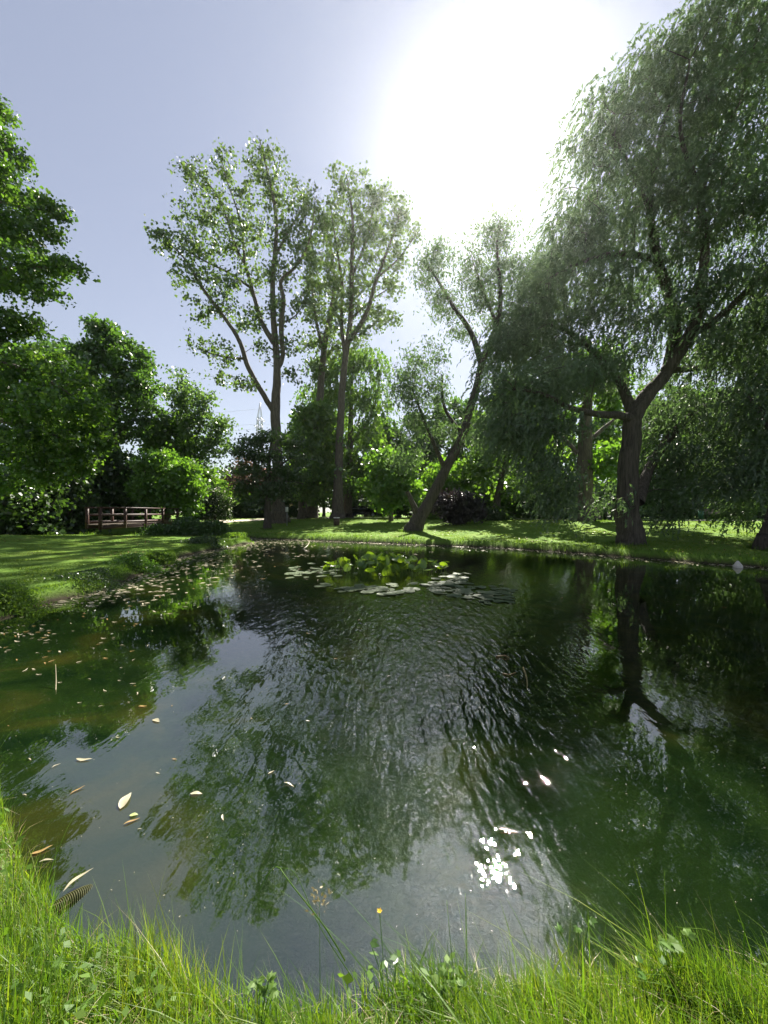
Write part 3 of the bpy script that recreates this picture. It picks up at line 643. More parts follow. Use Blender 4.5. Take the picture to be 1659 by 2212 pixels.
make_tree('blossom_bush', 'dark rounded bush dotted with cream blossom beside the path', 'bush', 36, 465,
    [[(465, 1126, 0, .12), (462, 1100, 0, .09), (455, 1070, 0, .04)], [(466, 1118, 0, .08), (480, 1095, 0, .06), (490, 1080, 0, .03)]],
    [(450, 1085, 28, 24, 0, 1.4), (480, 1090, 20, 24, 0, 1.2), (440, 1110, 28, 14, 0, 1.2), (478, 1112, 22, 12, -.2, 1), (465, 1065, 20, 18, 0, 1)],
    M['darkleaf'], M['bark_dark'], 'leaf', ncl=120, per=44, size=0.22, sig=0.3, seed=17, trunk_names=BU, flower=(M['flower'], 1100, 0.16), shell=0.8, zmin=0.1)
make_tree('spreading_tree', 'small dark tree with flat spreading branches standing in front of the tall poplar', 'tree', 31, 577,
    [[(577, 1136, 0, .25), (578, 1080, 0, .22), (580, 1030, 0, .19), (582, 985, 0, .13), (588, 945, 0, .05)], [(579, 1040, 0, .12), (550, 1000, -.5, .08), (515, 975, -.8, .03)], [(580, 1030, 0, .12), (612, 1000, .4, .08), (645, 980, .6, .03)], [(578, 1060, 0, .1), (540, 1040, .6, .07), (500, 1035, 1, .03)], [(579, 1050, 0, .1), (620, 1040, -.6, .07), (655, 1045, -1, .03)], [(581, 1000, 0, .09), (560, 965, .6, .06), (545, 945, .8, .03)]],
    [(590, 945, 32, 12, 0, 1.6), (548, 955, 30, 10, .6, 1.4), (630, 955, 28, 12, .5, 1.4), (530, 980, 34, 12, -.4, 1.6), (580, 985, 40, 14, 0, 1.9), (640, 990, 26, 14, .4, 1.5), (515, 1015, 28, 12, .3, 1.5), (570, 1020, 44, 14, 0, 2), (640, 1025, 28, 16, -.5, 1.6), (525, 1055, 28, 14, .6, 1.5), (600, 1060, 40, 16, -.3, 1.8), (545, 1085, 26, 12, 0, 1.3)],
    M['darkleaf'], M['bark_dark'], 'leaf', ncl=330, per=34, size=0.22, sig=0.3, seed=18, aspect=0.6, shell=0.5, zmin=1.2)

# --- middle: understorey trees
make_tree('lime_tree', 'leafy lime with soft mid green hanging foliage under the twin poplars', 'tree', 46, 752,
    [[(752, 1126, 0, .5), (755, 1020, 0, .4), (758, 920, 0, .3), (760, 840, 0, .15), (765, 770, 0, .05)], [(756, 980, 0, .18), (710, 920, .5, .12), (680, 870, .8, .05)], [(757, 960, 0, .18), (800, 900, -.5, .12), (820, 830, -.8, .05)]],
    [(720, 790, 32, 30, 0, 2.2), (770, 770, 36, 26, 0, 2.2), (815, 790, 26, 30, -.5, 2), (690, 850, 32, 32, .5, 2.2), (745, 850, 40, 36, 0, 2.6), (805, 860, 34, 36, -.4, 2.2), (670, 910, 30, 32, .5, 2), (730, 920, 42, 36, 0, 2.6), (800, 930, 38, 36, -.4, 2.2), (660, 970, 30, 30, .5, 2), (720, 980, 40, 30, 0, 2.4), (790, 990, 38, 32, 0, 2.2), (750, 1035, 40, 26, 0, 2.2), (680, 1040, 34, 26, .5, 2), (815, 1040, 30, 26, 0, 1.8)],
    M['lime'], M['bark'], 'willow', ncl=400, per=12, size=0.42, sig=0.55, seed=20, droop=1.1, drift=(-0.15, 0), strand=5, aspect=0.5, shell=0.7, zmin=2.0)
make_tree('young_lime', 'smaller rounded lime behind the spreading dark tree', 'tree', 41, 650,
    [[(650, 1128, 0, .3), (652, 1040, 0, .24), (655, 960, 0, .14), (658, 900, 0, .05)], [(652, 1020, 0, .12), (625, 970, 0, .08), (615, 930, 0, .03)], [(653, 1000, 0, .12), (690, 960, 0, .08), (700, 920, 0, .03)]],
    [(655, 900, 24, 20, 0, 1.6), (690, 900, 26, 26, 0, 1.7), (655, 950, 36, 28, 0, 2), (705, 960, 34, 32, 0, 2), (665, 1000, 40, 28, 0, 2), (640, 1040, 36, 26, 0, 1.8), (710, 1030, 40, 28, 0, 2), (680, 1070, 40, 16, 0, 1.6)],
    M['lime'], M['bark'], 'leaf', ncl=210, per=40, size=0.42, sig=0.52, seed=21, zmin=1.8, shell=0.7)
make_tree('hazel_tree', 'bright leaved hazel left of the leaning willow trunk', 'tree', 34, 845,
    [[(845, 1132, 0, .16), (845, 1090, 0, .13), (850, 1030, 0, .08), (855, 980, 0, .03)], [(846, 1080, 0, .08), (870, 1050, -.4, .05), (885, 1030, -.5, .02)], [(846, 1070, 0, .08), (815, 1030, .3, .05), (800, 1000, .4, .02)]],
    [(830, 1000, 32, 30, .2, 1.8), (875, 1000, 30, 28, -.2, 1.7), (845, 1050, 36, 24, -.3, 1.7), (880, 1065, 26, 24, -.5, 1.3), (835, 1085, 22, 18, -.4, 1.1), (800, 1050, 24, 24, .3, 1.4)],
    M['bright'], M['bark'], 'leaf', ncl=170, per=36, size=0.36, sig=0.42, seed=22, zmin=0.8, shell=0.7)
make_tree('purple_bush', 'low dark purple leaved bush right of the leaning trunk', 'bush', 29, 992,
    [[(992, 1142, 0, .16), (990, 1115, 0, .12), (985, 1080, 0, .05)], [(991, 1125, 0, .09), (965, 1100, 0, .06), (950, 1085, 0, .03)], [(992, 1125, 0, .09), (1015, 1100, 0, .06), (1035, 1085, 0, .03)]],
    [(985, 1080, 34, 22, 0, 1.3), (955, 1095, 22, 18, 0, 1), (1020, 1090, 26, 22, 0, 1.1), (985, 1105, 42, 18, 0, 1.3), (1030, 1112, 18, 10, 0, .8), (990, 1122, 30, 10, 0, 1)],
    M['purple'], M['bark_dark'], 'leaf', ncl=130, per=46, size=0.22, sig=0.28, seed=23, trunk_names=BU, zmin=0.25, shell=0.7)
make_tree('shade_tree', 'tree with a thin curved dark trunk standing behind the low purple bush', 'tree', 36, 1072,
    [[(1072, 1134, 0, .42), (1074, 1090, 0, .34), (1083, 1040, 0, .28), (1098, 980, 0, .22), (1110, 900, 0, .14), (1115, 820, 0, .05)], [(1085, 1030, 0, .14), (1050, 980, .4, .09), (1030, 930, .5, .03)], [(1098, 980, 0, .14), (1140, 930, .4, .08), (1170, 890, .5, .03)]],
    [(1040, 930, 34, 30, .4, 2), (1100, 870, 40, 36, 0, 2.4), (1150, 900, 36, 36, .4, 2.2), (1050, 1000, 32, 26, .3, 1.8), (1120, 960, 40, 32, .2, 2.2), (1020, 1030, 30, 26, .4, 1.6), (1180, 980, 36, 34, .4, 2), (1150, 1040, 36, 26, .4, 1.8), (1110, 1060, 30, 20, .2, 1.6)],
    M['lime'], M['bark_dark'], 'leaf', ncl=250, per=36, size=0.4, sig=0.5, seed=24, zmin=1.0, shell=0.6)
make_tree('dark_shrub', 'dark clipped shrub around the foot of the curved trunk', 'bush', 33, 1070,
    [[(1070, 1136, 0, .1), (1070, 1115, 0, .07), (1070, 1100, 0, .03)]],
    [(1070, 1112, 30, 18, 0, 1.1), (1045, 1120, 16, 10, 0, .8), (1095, 1122, 18, 10, 0, .8), (1072, 1126, 30, 8, 0, 1)],
    M['darkleaf'], M['bark_dark'], 'leaf', ncl=80, per=46, size=0.2, sig=0.24, seed=25, trunk_names=BU, zmin=0.15, shell=0.8)
make_tree('old_lime', 'old tree with a broad brown trunk and exposed pale roots in the sun', 'tree', 30, 1266,
    [[(1266, 1142, 0, .78), (1262, 1090, 0, .62), (1262, 1020, 0, .55), (1264, 940, 0, .46), (1268, 860, 0, .32), (1272, 780, 0, .12)], [(1263, 1000, 0, .2), (1220, 950, .5, .14), (1180, 920, .8, .05)], [(1264, 960, 0, .2), (1310, 920, .5, .14), (1345, 890, .8, .05)],
     [(1256, 1132, 0, .3), (1240, 1138, -.5, .18), (1222, 1143, -1.0, .08)], [(1268, 1136, -.2, .28), (1280, 1143, -.9, .14), (1292, 1147, -1.4, .05)]],
    [(1240, 800, 40, 36, 0, 2.2), (1290, 790, 36, 36, 0, 2.2), (1320, 850, 34, 34, .6, 2), (1200, 870, 36, 32, .6, 2), (1330, 980, 30, 24, .6, 1.5), (1300, 1010, 26, 20, .4, 1.3)],
    M['bright'], M['bark'], 'leaf', ncl=170, per=36, size=0.36, sig=0.5, seed=26, sides=14, zmin=1.8, shell=0.6, flare=1.6)
make_tree('edge_tree', 'dark trunk cut by the right frame edge on the far bank', 'tree', 14.5, 1668,
    [[(1672, 1185, 0, .42), (1680, 1100, 0, .32), (1688, 1000, .2, .28), (1700, 860, .4, .22), (1720, 700, .6, .12), (1740, 560, .6, .04)], [(1690, 980, 0, .14), (1650, 900, .6, .1), (1610, 850, .9, .05)]],
    [(1690, 900, 50, 60, .5, 1.8), (1620, 870, 36, 40, .9, 1.5), (1720, 780, 60, 70, .6, 2), (1640, 990, 40, 40, .6, 1.4), (1700, 650, 50, 60, .6, 2), (1610, 1040, 36, 30, .6, 1.2)],
    M['willow'], M['bark_dark'], 'willow', ncl=150, per=16, size=0.22, sig=0.35, seed=27, droop=1.2, drift=(-0.3, 0), strand=10, aspect=0.28, sides=10, zmin=1.2)

# --- background belt: every bush and tree a thing of its own
def belt(name, label, cat, D, px, top, wpx, mat, seed, ncl=130, per=40, size=0.5, bot=1120, bark='bark_dark', group='trees and shrubs closing the view', zmin=0.2, **k):
    r = random.Random(seed)
    if cat == 'bush': bx = (px - CX) / F * D; bot = HY + (CAMZ - gz(bx, D)) / D * F - 1
    h = bot - top
    limbs = [[(px, 1126, 0, .22), (px + r.uniform(-4, 4), bot - h * .4, 0, .16), (px + r.uniform(-8, 8), top + h * .2, 0, .06)]]
    for s in (-1, 1):
        limbs.append([(px, bot - h * .25, 0, .1), (px + s * wpx * .25, bot - h * .5, r.uniform(-.6, .6), .07), (px + s * wpx * .36, top + h * .35, r.uniform(-.8, .8), .03)])
    bl = []
    rows = max(3, int(h / 34))
    for q in range(rows):
        f = (q + .5) / rows
        half = wpx * .5 * (math.sin(PI * min(0.97, 0.16 + (0.45 if cat == 'bush' else 0.62) * f)) ** 0.8)
        m = max(1, int(half * 2 / 46))
        for j in range(m):
            x = px + (-half + (j + .5) * 2 * half / m) + r.uniform(-6, 6)
            bl.append((x, top + f * h + r.uniform(-6, 6), half / m * 1.15 + 4, h / rows * .75, r.uniform(-.8, .8), min(2.4, 0.7 + half / F * D * 0.7)))
    return make_tree(name, label, cat, D, px, limbs, bl, M[mat], M[bark], 'leaf', ncl=ncl, per=per, size=size, sig=0.5, seed=seed, group=group, trunk_names=BU if cat == 'bush' else BR, zmin=zmin, shell=0.75, **k)

belt('hedge_shrub', 'dark shrub under the maple at the far left edge', 'bush', 25, 20, 1030, 150, 'darkleaf', 31, 160, 44, 0.3)
belt('hedge_shrub', 'dark shrub between the maple and the footbridge', 'bush', 27, 120, 1040, 130, 'darkleaf', 32, 150, 44, 0.3)
belt('hedge_shrub', 'dark ivy covered shrub just left of the footbridge', 'bush', 33, 195, 990, 110, 'darkleaf', 33, 160, 44, 0.36)
belt('hedge_shrub', 'shadowy shrub right behind the footbridge rails', 'bush', 37, 290, 1020, 100, 'dense', 34, 120, 44, 0.36)
belt('hedge_shrub', 'dark hedge shrub further back under the maple boughs', 'bush', 31, 55, 1030, 170, 'darkleaf', 58, 170, 44, 0.34)
belt('hedge_shrub', 'dark hedge shrub beyond the gap left of the footbridge', 'bush', 36, 150, 1020, 150, 'darkleaf', 59, 160, 44, 0.38)
belt('park_tree', 'tall green tree peeping over the maple boughs at left', 'tree', 42, 80, 735, 190, 'dense', 35, 260, 46, 0.5, bot=1060, zmin=2)
belt('copper_shrub', 'pinkish copper leaved shrub behind the spreading dark tree', 'bush', 48, 535, 1010, 110, 'copper', 36, 110, 40, 0.42)
belt('hedge_shrub', 'low dark hedge shrub between the blossom bush and spreading tree', 'bush', 46, 525, 1075, 110, 'darkleaf', 37, 120, 40, 0.4)
belt('hedge_shrub', 'low dark hedge shrub behind the tallest poplar trunk', 'bush', 50, 615, 1070, 120, 'darkleaf', 38, 120, 40, 0.4)
belt('park_tree', 'green tree behind the slender poplars', 'tree', 58, 700, 905, 170, 'lime', 39, 170, 40, 0.6, bot=1090, zmin=2)
belt('hedge_shrub', 'dark shrub behind the black car', 'bush', 58, 790, 1060, 130, 'darkleaf', 40, 130, 40, 0.5)
belt('park_tree', 'dull green tree behind the hazel', 'tree', 52, 860, 900, 190, 'dense', 41, 230, 44, 0.55, bot=1085, zmin=1.5)
belt('hedge_shrub', 'dark shrub behind the leaning trunk', 'bush', 46, 890, 1065, 130, 'darkleaf', 42, 120, 40, 0.42)
belt('golden_shrub', 'yellow green shrub glimpsed right of the leaning trunk', 'bush', 38, 965, 1010, 110, 'bright', 43, 130, 40, 0.4)
belt('hedge_shrub', 'dark shrub behind the purple bush', 'bush', 46, 1010, 1060, 150, 'darkleaf', 44, 130, 40, 0.42)
belt('park_tree', 'tree in the backdrop above the purple bush', 'tree', 54, 1000, 880, 190, 'dense', 45, 220, 44, 0.55, bot=1080, zmin=1.5)
belt('sunlit_shrub', 'sunlit yellow green shrub behind the curved dark trunk', 'bush', 44, 1110, 1010, 110, 'bright', 46, 130, 40, 0.42)
belt('sunlit_shrub', 'pale sunlit shrub seen through the hanging willow strands', 'bush', 42, 1170, 1040, 100, 'birch', 47, 120, 40, 0.36)
belt('park_tree', 'tree in the backdrop left of the old trunk with roots', 'tree', 52, 1160, 850, 190, 'lime', 48, 230, 44, 0.55, bot=1085, zmin=1.5)
belt('hedge_shrub', 'grey green shrub beside the old trunk with roots', 'bush', 38, 1215, 1060, 80, 'dense', 49, 100, 40, 0.34)
belt('park_tree', 'sunlit green tree left of the big willow trunk', 'tree', 44, 1315, 870, 150, 'bright', 50, 200, 44, 0.46, bot=1085, zmin=1.5)
belt('silver_shrub', 'silvery shrub close left of the big willow trunk', 'bush', 34, 1322, 1060, 90, 'birch', 51, 120, 40, 0.28)
belt('park_tree', 'dark tree in the backdrop right of the big willow trunk', 'tree', 46, 1440, 850, 200, 'dense', 52, 240, 44, 0.5, bot=1100, zmin=0.8)
belt('hedge_shrub', 'dark hedge shrub right of the big willow trunk', 'bush', 42, 1425, 1060, 140, 'darkleaf', 53, 130, 40, 0.4)
belt('hedge_shrub', 'dark hedge shrub behind the park bench', 'bush', 44, 1545, 1050, 150, 'darkleaf', 54, 140, 40, 0.4)
belt('park_tree', 'dark tree in the backdrop above the park bench', 'tree', 48, 1570, 840, 210, 'dense', 55, 240, 44, 0.52, bot=1100, zmin=0.8)
belt('hedge_shrub', 'dark hedge shrub at the far right behind the lawn', 'bush', 42, 1660, 1045, 160, 'darkleaf', 56, 140, 40, 0.4)
belt('park_tree', 'green tree in the backdrop at the far right', 'tree', 46, 1690, 800, 220, 'lime', 57, 240, 44, 0.52, bot=1100, zmin=0.8)

# ------------------------------------------------------------------ footbridge
def footbridge():
    base = np.array((-17.0, 26.8, gz(-16.5, 22.4)))
    root = empty('footbridge', base, 'red brown wooden footbridge with post and rail sides over the creek', 'bridge')
    zd = 1.02
    A = np.array((-16.15, 21.9)); B = np.array((-16.75, 31.2)); off = np.array((-1.75, 1.3))
    dk = MB()
    for i in range(44):
        t0 = i / 44
        p = A + (B - A) * (t0 + .5 / 44); q = p + off
        dk.bar((*p, zd - .03), (*q, zd - .03), 0.19, 0.05)
    dk.build('deck', M['deck'], root, base)
    bm = MB()
    for s in (0.06, 0.94):
        p, q = A + off * s, B + off * s
        bm.bar((*p, zd - .17), (*q, zd - .17), 0.14, 0.22)
    bm.build('beam', M['redwood'], root, base)
    for side in (0, 1):
        a = A + off * side; b = B + off * side
        for k in range(5):
            p = a + (b - a) * (k / 4)
            m = MB(); m.box((p[0], p[1], zd + .34), (0.14, 0.14, 1.25)); m.build('post', M['redwood'], root, base)
        for nm, z, w, h in (('handrail', zd + 1.0, 0.17, 0.07), ('rail', zd + .55, 0.05, 0.13), ('rail', zd + .12, 0.05, 0.13)):
            m = MB()
            e = (b - a) / np.linalg.norm(b - a) * 0.12
            m.bar((*(a - e), z), (*(b + e), z), w, h); m.build(nm, M['redwood'], root, base)
footbridge()

# ------------------------------------------------------------------ pylon with lines, house
def pylon():
    D = 230.0
    b = np.array(((561 - CX) / F * D, D, 1.0))
    root = empty('power_pylon', b, 'grey steel lattice power pylon with pointed top behind the trees', 'pylon')
    m = MB()
    zt = CAMZ + (HY - 868) / F * D; zs = CAMZ + (HY - 903) / F * D
    w0, w1 = 2.6, 1.15
    lev = np.linspace(b[2], zs, 15)
    def cor(z):
        w = w0 + (w1 - w0) * (z - b[2]) / (zs - b[2])
        return [b[:2] + np.array((i * w, j * w)) for i, j in ((-1, -1), (1, -1), (1, 1), (-1, 1))]
    for i in range(len(lev) - 1):
        c0, c1 = cor(lev[i]), cor(lev[i + 1])
        for k in range(4):
            m.bar((*c0[k], lev[i]), (*c1[k], lev[i + 1]), 0.34)
            m.bar((*c0[k], lev[i]), (*c1[(k + 1) % 4], lev[i + 1]), 0.17)
            m.bar((*c1[k], lev[i + 1]), (*c1[(k + 1) % 4], lev[i + 1]), 0.17)
    m.build('tower', M['steel'], root, b)
    p = MB(); tp = (b[0] + .3, b[1], zt)
    for c in cor(zs): p.bar((*c, zs), tp, 0.24)
    p.build('peak', M['steel'], root, b)
    for z, s in ((zs - .3, 1), (zs - 5, -1)):
        a = MB()
        for e in (-1, 1):
            a.bar((b[0] + s * 1.1, b[1] + e * .8, z), (b[0] + s * 1.9, b[1] + e * 4.5, z - .5), 0.25)
            a.bar((b[0] + s * 1.1, b[1] + e * .8, z - 1.8), (b[0] + s * 1.9, b[1] + e * 4.5, z - .5), 0.2)
        a.build('crossarm', M['steel'], root, b)
    lab = ('upper power line running left from the pylon', 'middle power line running left from the pylon', 'lowest power line running left from the pylon', 'short power line sagging right from the pylon to the poplar')
    for i, (z0, xe, ze) in enumerate(((CAMZ + (HY - 883) / F * D, -190, 62.5), (CAMZ + (HY - 915) / F * D, -190, 53.5), (CAMZ + (HY - 925) / F * D, -190, 50.5), (CAMZ + (HY - 914) / F * D, 40, 47))):
        t = np.linspace(0, 1, 24)
        P = np.stack([b[0] + (xe - b[0]) * t, D + 8 * t, z0 + (ze - z0) * t - 9 * t * (1 - t)], 1)
        w = MB(); w.tube(P, np.full(24, 0.045), 4)
        tag(w.build('power_line', M['steel']), lab[i], 'cable', 'power lines at the pylon')
pylon()

def house():
    D = 72.0
    x0 = (495 - CX) / F * D; x1 = (640 - CX) / F * D
    z0 = 0.9; ze = CAMZ + (HY - 1052) / F * D; zr = CAMZ + (HY - 1006) / F * D
    base = np.array(((x0 + x1) / 2, D, z0))
    root = empty('house', base, 'pinkish house with tiled roof half hidden behind the trees', 'house')
    m = MB(); m.box(((x0 + x1) / 2, D + 4, (z0 + ze) / 2), (x1 - x0, 8, ze - z0)); m.build('wall', M['brick'], root, base)
    r = MB()
    V = [(x0 - .4, D - .5, ze), (x1 + .4, D - .5, ze), (x1 + .4, D + 8.5, ze), (x0 - .4, D + 8.5, ze), (x0 - .4, D + 4, zr), (x1 + .4, D + 4, zr)]
    r.add(V, quads=[(0, 1, 5, 4), (2, 3, 4, 5), (0, 3, 2, 1)], tris=[(0, 4, 3), (1, 2, 5)]); rf = r.build('roof', M['tile'], root, base)
    c = MB(); c.box((x0 + 3, D + 4, zr + .2), (.7, .7, 1.6)); c.build('chimney', M['brick'], rf, base)
    for k in range(3):
        w = MB(); cx = x0 + (x1 - x0) * (k + .5) / 3
        w.box((cx, D - .02, z0 + 2.6), (1.3, .08, 1.4)); wf = w.build('window', M['white'], root, base)
        g = MB(); g.box((cx, D - .07, z0 + 2.6), (1.1, .04, 1.2)); g.build('pane', M['glass'], wf, base)
house()

# ------------------------------------------------------------------ parked car, sign, bins, bench, stone
def car():
    D = 50.0
    cx = (783 - CX) / F * D; z = gz(cx, D)
    base = np.array((cx, D, z))
    root = empty('parked_car', base, 'black car parked in the shade behind the poplar trunks', 'car')
    prof = [(-2.15, .35), (-2.2, .75), (-2.05, .98), (-1.55, 1.05), (-1.05, 1.42), (.35, 1.45), (1.05, 1.02), (1.9, .92), (2.15, .72), (2.18, .35)]
    def ext(pr, w, taper=None):
        m = MB(); n = len(pr)
        V = [(p[0], -w, p[1]) for p in pr] + [(p[0], w, p[1]) for p in pr]
        V = np.array(V) + base
        m.add(V, quads=[(i, (i + 1) % n, n + (i + 1) % n, n + i) for i in range(n)])
        m.NG.append(np.arange(n)[None]); m.NG.append(np.arange(n)[::-1][None] + n)
        return m
    ext(prof, .85).build('body', M['carpaint'], root, base)
    for pr in ([(-1.4, 1.05), (-1.0, 1.36), (-.35, 1.38), (-.35, 1.04)], [(-.28, 1.04), (-.28, 1.38), (.3, 1.38), (.85, 1.04)]):
        ext(pr, .862).build('window', M['glass'], root, base)
    for x in (-1.35, 1.4):
        for s in (-1, 1):
            w = MB(); P = np.array([(x, s * .74, .33), (x, s * .88, .33)]) + base
            w.tube(P, [.33, .33], 18, cap=True); t = w.build('wheel', M['rubber'], root, base)
            h = MB(); P = np.array([(x, s * .87, .33), (x, s * .892, .33)]) + base
            h.tube(P, [.2, .18], 14, cap=True); h.build('rim', M['steel'], t, base)
    for s in (-1, 1):
        h = MB(); h.box(base + (2.1, s * .64, .72), (.16, .34, .16)); h.build('headlight', M['lampglass'], root, base)
car()

def sign():
    D = 33.5; x = (620 - CX) / F * D; z = gz(x, D)
    b = np.array((x, D, z)); root = empty('notice_sign', b, 'small white notice on a post beside the tallest poplar', 'sign')
    m = MB(); m.tube([b, b + (0, 0, 1.55)], [.035, .035], 8, cap=True); m.build('post', M['steel'], root, b)
    m = MB(); m.box(b + (0, -.045, 1.42), (.24, .02, .42)); m.build('panel', M['white'], root, b)
sign()

def litter_bin(px, D, mat, label, h=.62, r=.24):
    x = (px - CX) / F * D; b = np.array((x, D, gz(x, D)))
    root = empty('litter_bin', b, label, 'litter bin')
    m = MB()
    n = 16
    m.lathe(b, [(0.0, .03), (r * .93, .03), (r * .95, h), (r * .8, h), (r * .78, .1), (0, .1)], n)
    m.build('body', M['rubber'], root, b)
    sl = MB()
    for k in range(n):
        a = k * 2 * PI / n
        sl.box(b + (math.cos(a) * r, math.sin(a) * r, h / 2), (.025, r * .33, h - .08), a)
    sl.build('slats', mat, root, b)
    rm = MB(); th = np.linspace(0, 2 * PI, 21)
    rm.tube(np.stack([np.cos(th) * r, np.sin(th) * r, np.full(21, h)], 1) + b, np.full(21, .03), 6); rm.build('rim', M['white' if mat is M['binwood'] else 'greenpaint'], root, b)
litter_bin(727, 31.5, M['binwood'], 'brown slatted litter bin with a pale rim on the lawn before the poplars', .62, .23)
litter_bin(1514, 36, M['greenpaint'], 'green litter bin beside the park bench at right', .85, .2)

def bench(px, D, rot, label):
    x = (px - CX) / F * D; b = np.array((x, D, gz(x, D)))
    root = empty('park_bench', b, label, 'bench')
    def at(p): return b + np.array((p[0] * math.cos(rot) - p[1] * math.sin(rot), p[0] * math.sin(rot) + p[1] * math.cos(rot), p[2]))
    s = MB()
    for k in range(4): s.box(at((0, -.2 + k * .13, .45)), (1.7, .1, .04), rot)
    s.build('seat', M['benchwood'], root, b)
    s = MB()
    for k in range(3): s.box(at((0, .26 + k * .03, .6 + k * .14)), (1.7, .04, .1), rot)
    s.build('backrest', M['benchwood'], root, b)
    for e in (-.7, .7):
        l = MB(); l.box(at((e, 0.02, .21)), (.07, .46, .05), rot); l.box(at((e, -.17, .21)), (.07, .06, .43), rot); l.bar(at((e, .22, 0)), at((e, .36, .95)), .06); l.build('leg', M['bark_dark'], root, b)
bench(1545, 36.5, 0.1, 'grey wooden park bench in the shade before the dark hedge')
litter = None

def rock(x, y, s, label):
    r = np.random.default_rng(5)
    th = np.arange(9) * 2 * PI / 9
    prof = [(1.0, -.3), (1.05, .15), (.8, .6), (.5, 1.2), (.22, 1.7), (.02, 1.85)]
    V = []; 
    for rr, z in prof:
        for a in th: V.append((x + math.cos(a) * rr * s * r.uniform(.85, 1.15), y + math.sin(a) * rr * s * r.uniform(.8, 1.1), z * s * 0.8))
    i = np.arange(5)[:, None] * 9; j = np.arange(9)[None]; k = (j + 1) % 9
    o = mesh_np('pointed_stone', np.array(V), np.stack([i + j, i + k, i + 9 + k, i + 9 + j], -1).reshape(-1, 4), M['rock'], loc=(x, y, 0)); o.location = (x, y, 0.02)
    tag(o, label, 'stone')
sx, sy = water_at(1597, 1226)
rock(sx, sy + .05, .13, 'small pale pointed stone at the water edge far right')

# ------------------------------------------------------------------ grass
def blades(x, y, z, length, width, lean, seed, seg=4, curl=1.0, wind=(-0.15, -0.1)):
    """curved tapering grass blades as strips of quads"""
    r = np.random.default_rng(seed)
    n = len(x)
    az = r.uniform(0, 2 * PI, n)
    ldir = np.stack([np.cos(az), np.sin(az), np.zeros(n)], 1) * lean[:, None] + np.array((*wind, 0)) * length[:, None] * 0.0
    ldir[:, 0] += wind[0] * lean; ldir[:, 1] += wind[1] * lean
    t = np.linspace(0, 1, seg + 1)
    base = np.stack([x, y, z], 1)
    pos = base[:, None, :] + length[:, None, None] * (np.array((0, 0, 1.0)) * (t - 0.35 * (lean[:, None] ** 1.0) * t[None] ** 2.2 * curl)[..., None] + ldir[:, None, :] * (t ** 1.7)[None, :, None])
    fa = az + PI / 2 + r.normal(0, 0.7, n)
    side = np.stack([np.cos(fa), np.sin(fa), np.zeros(n)], 1)
    wt = width[:, None] * (1 - t[None] ** 1.6 * 0.97) * 0.5
    Lp = pos - side[:, None, :] * wt[..., None]; Rp = pos + side[:, None, :] * wt[..., None]
    V = np.stack([Lp, Rp], 2).reshape(-1, 3)
    b = (np.arange(n) * (seg + 1) * 2)[:, None] + (np.arange(seg) * 2)[None]
    Q = np.stack([b, b + 1, b + 3, b + 2], -1).reshape(-1, 4)
    return V, Q

def scatter(n, x0, x1, y0, y1, dmin, dmax, seed):
    r = np.random.default_rng(seed)
    x = r.uniform(x0, x1, n); y = r.uniform(y0, y1, n)
    d = pond_dist(x, y)
    k = (d > dmin) & (d < dmax)
    return x[k], y[k], d[k], r

# foreground tall grass
x, y, d, r = scatter(400000, -3.4, 3.4, 0.72, 3.4, -0.02, 2.5, 101)
k = (np.abs(x) < y * 1.18 + .35)
clump = np.sin(x * 5.1 + 1.3 * np.sin(y * 4)) * np.sin(y * 6.3 + x * 2.1) + 0.5 * np.sin(x * 13 + y * 9)
k &= r.random(len(x)) < 0.62 + 0.28 * clump
x, y, d, clump = x[k], y[k], d[k], clump[k]
n = len(x)
z = ground_z(x, y, d) - 0.01
ln = 0.07 + 0.13 * r.random(n) ** 1.4 + 0.04 * clump
ln += np.where(r.random(n) < 0.03, r.uniform(0.05, 0.24, n), 0)
ln *= 1 - 0.2 * sstep(0.1, 0.5, d)
V, Q = blades(x, y, z, ln, r.uniform(0.0024, 0.0052, n) * np.where(r.random(n) < .12, 1.9, 1), np.abs(r.normal(0.42, 0.28, n)), 102, 4, 1.2, (-0.5, 0.1))
tag(mesh_np('tall_grass', V, Q, M['grass']), 'bright green tall grass on the near bank', 'grass', kind='stuff')
# dry stems among it
k = r.random(n) < 0.03
V, Q = blades(x[k] + .01, y[k], z[k], ln[k] * 1.0, r.uniform(0.0015, 0.0032, k.sum()), np.abs(r.normal(0.6, 0.35, k.sum())), 103, 4, 1.3, (-0.5, 0))
tag(mesh_np('dry_grass', V, Q, M['straw']), 'dry straw coloured grass among the green blades', 'grass', kind='stuff')
# small leafy weeds low in the near grass
x, y, d, r = scatter(9000, -3.2, 3.2, 0.75, 2.6, 0.0, 1.5, 104)
k = (np.sin(x * 3.3 + 2) * np.sin(y * 5 + x) > 0.15); x, y, d = x[k], y[k], d[k]; n = len(x)
c = np.stack([x, y, ground_z(x, y, d) + r.uniform(.03, .15, n)], 1)
V, Q = quads_from(c, unit(r.normal(0, 1, (n, 3)) * (1, 1, .4)), unit(r.normal(0, .5, (n, 3)) + (0, 0, 1)), r.uniform(.018, .045, n), r.uniform(.014, .03, n))
tag(mesh_np('ground_ivy', V, Q, M['bankweed']), 'small round leaved ground cover in the near grass', 'ground cover', kind='stuff')

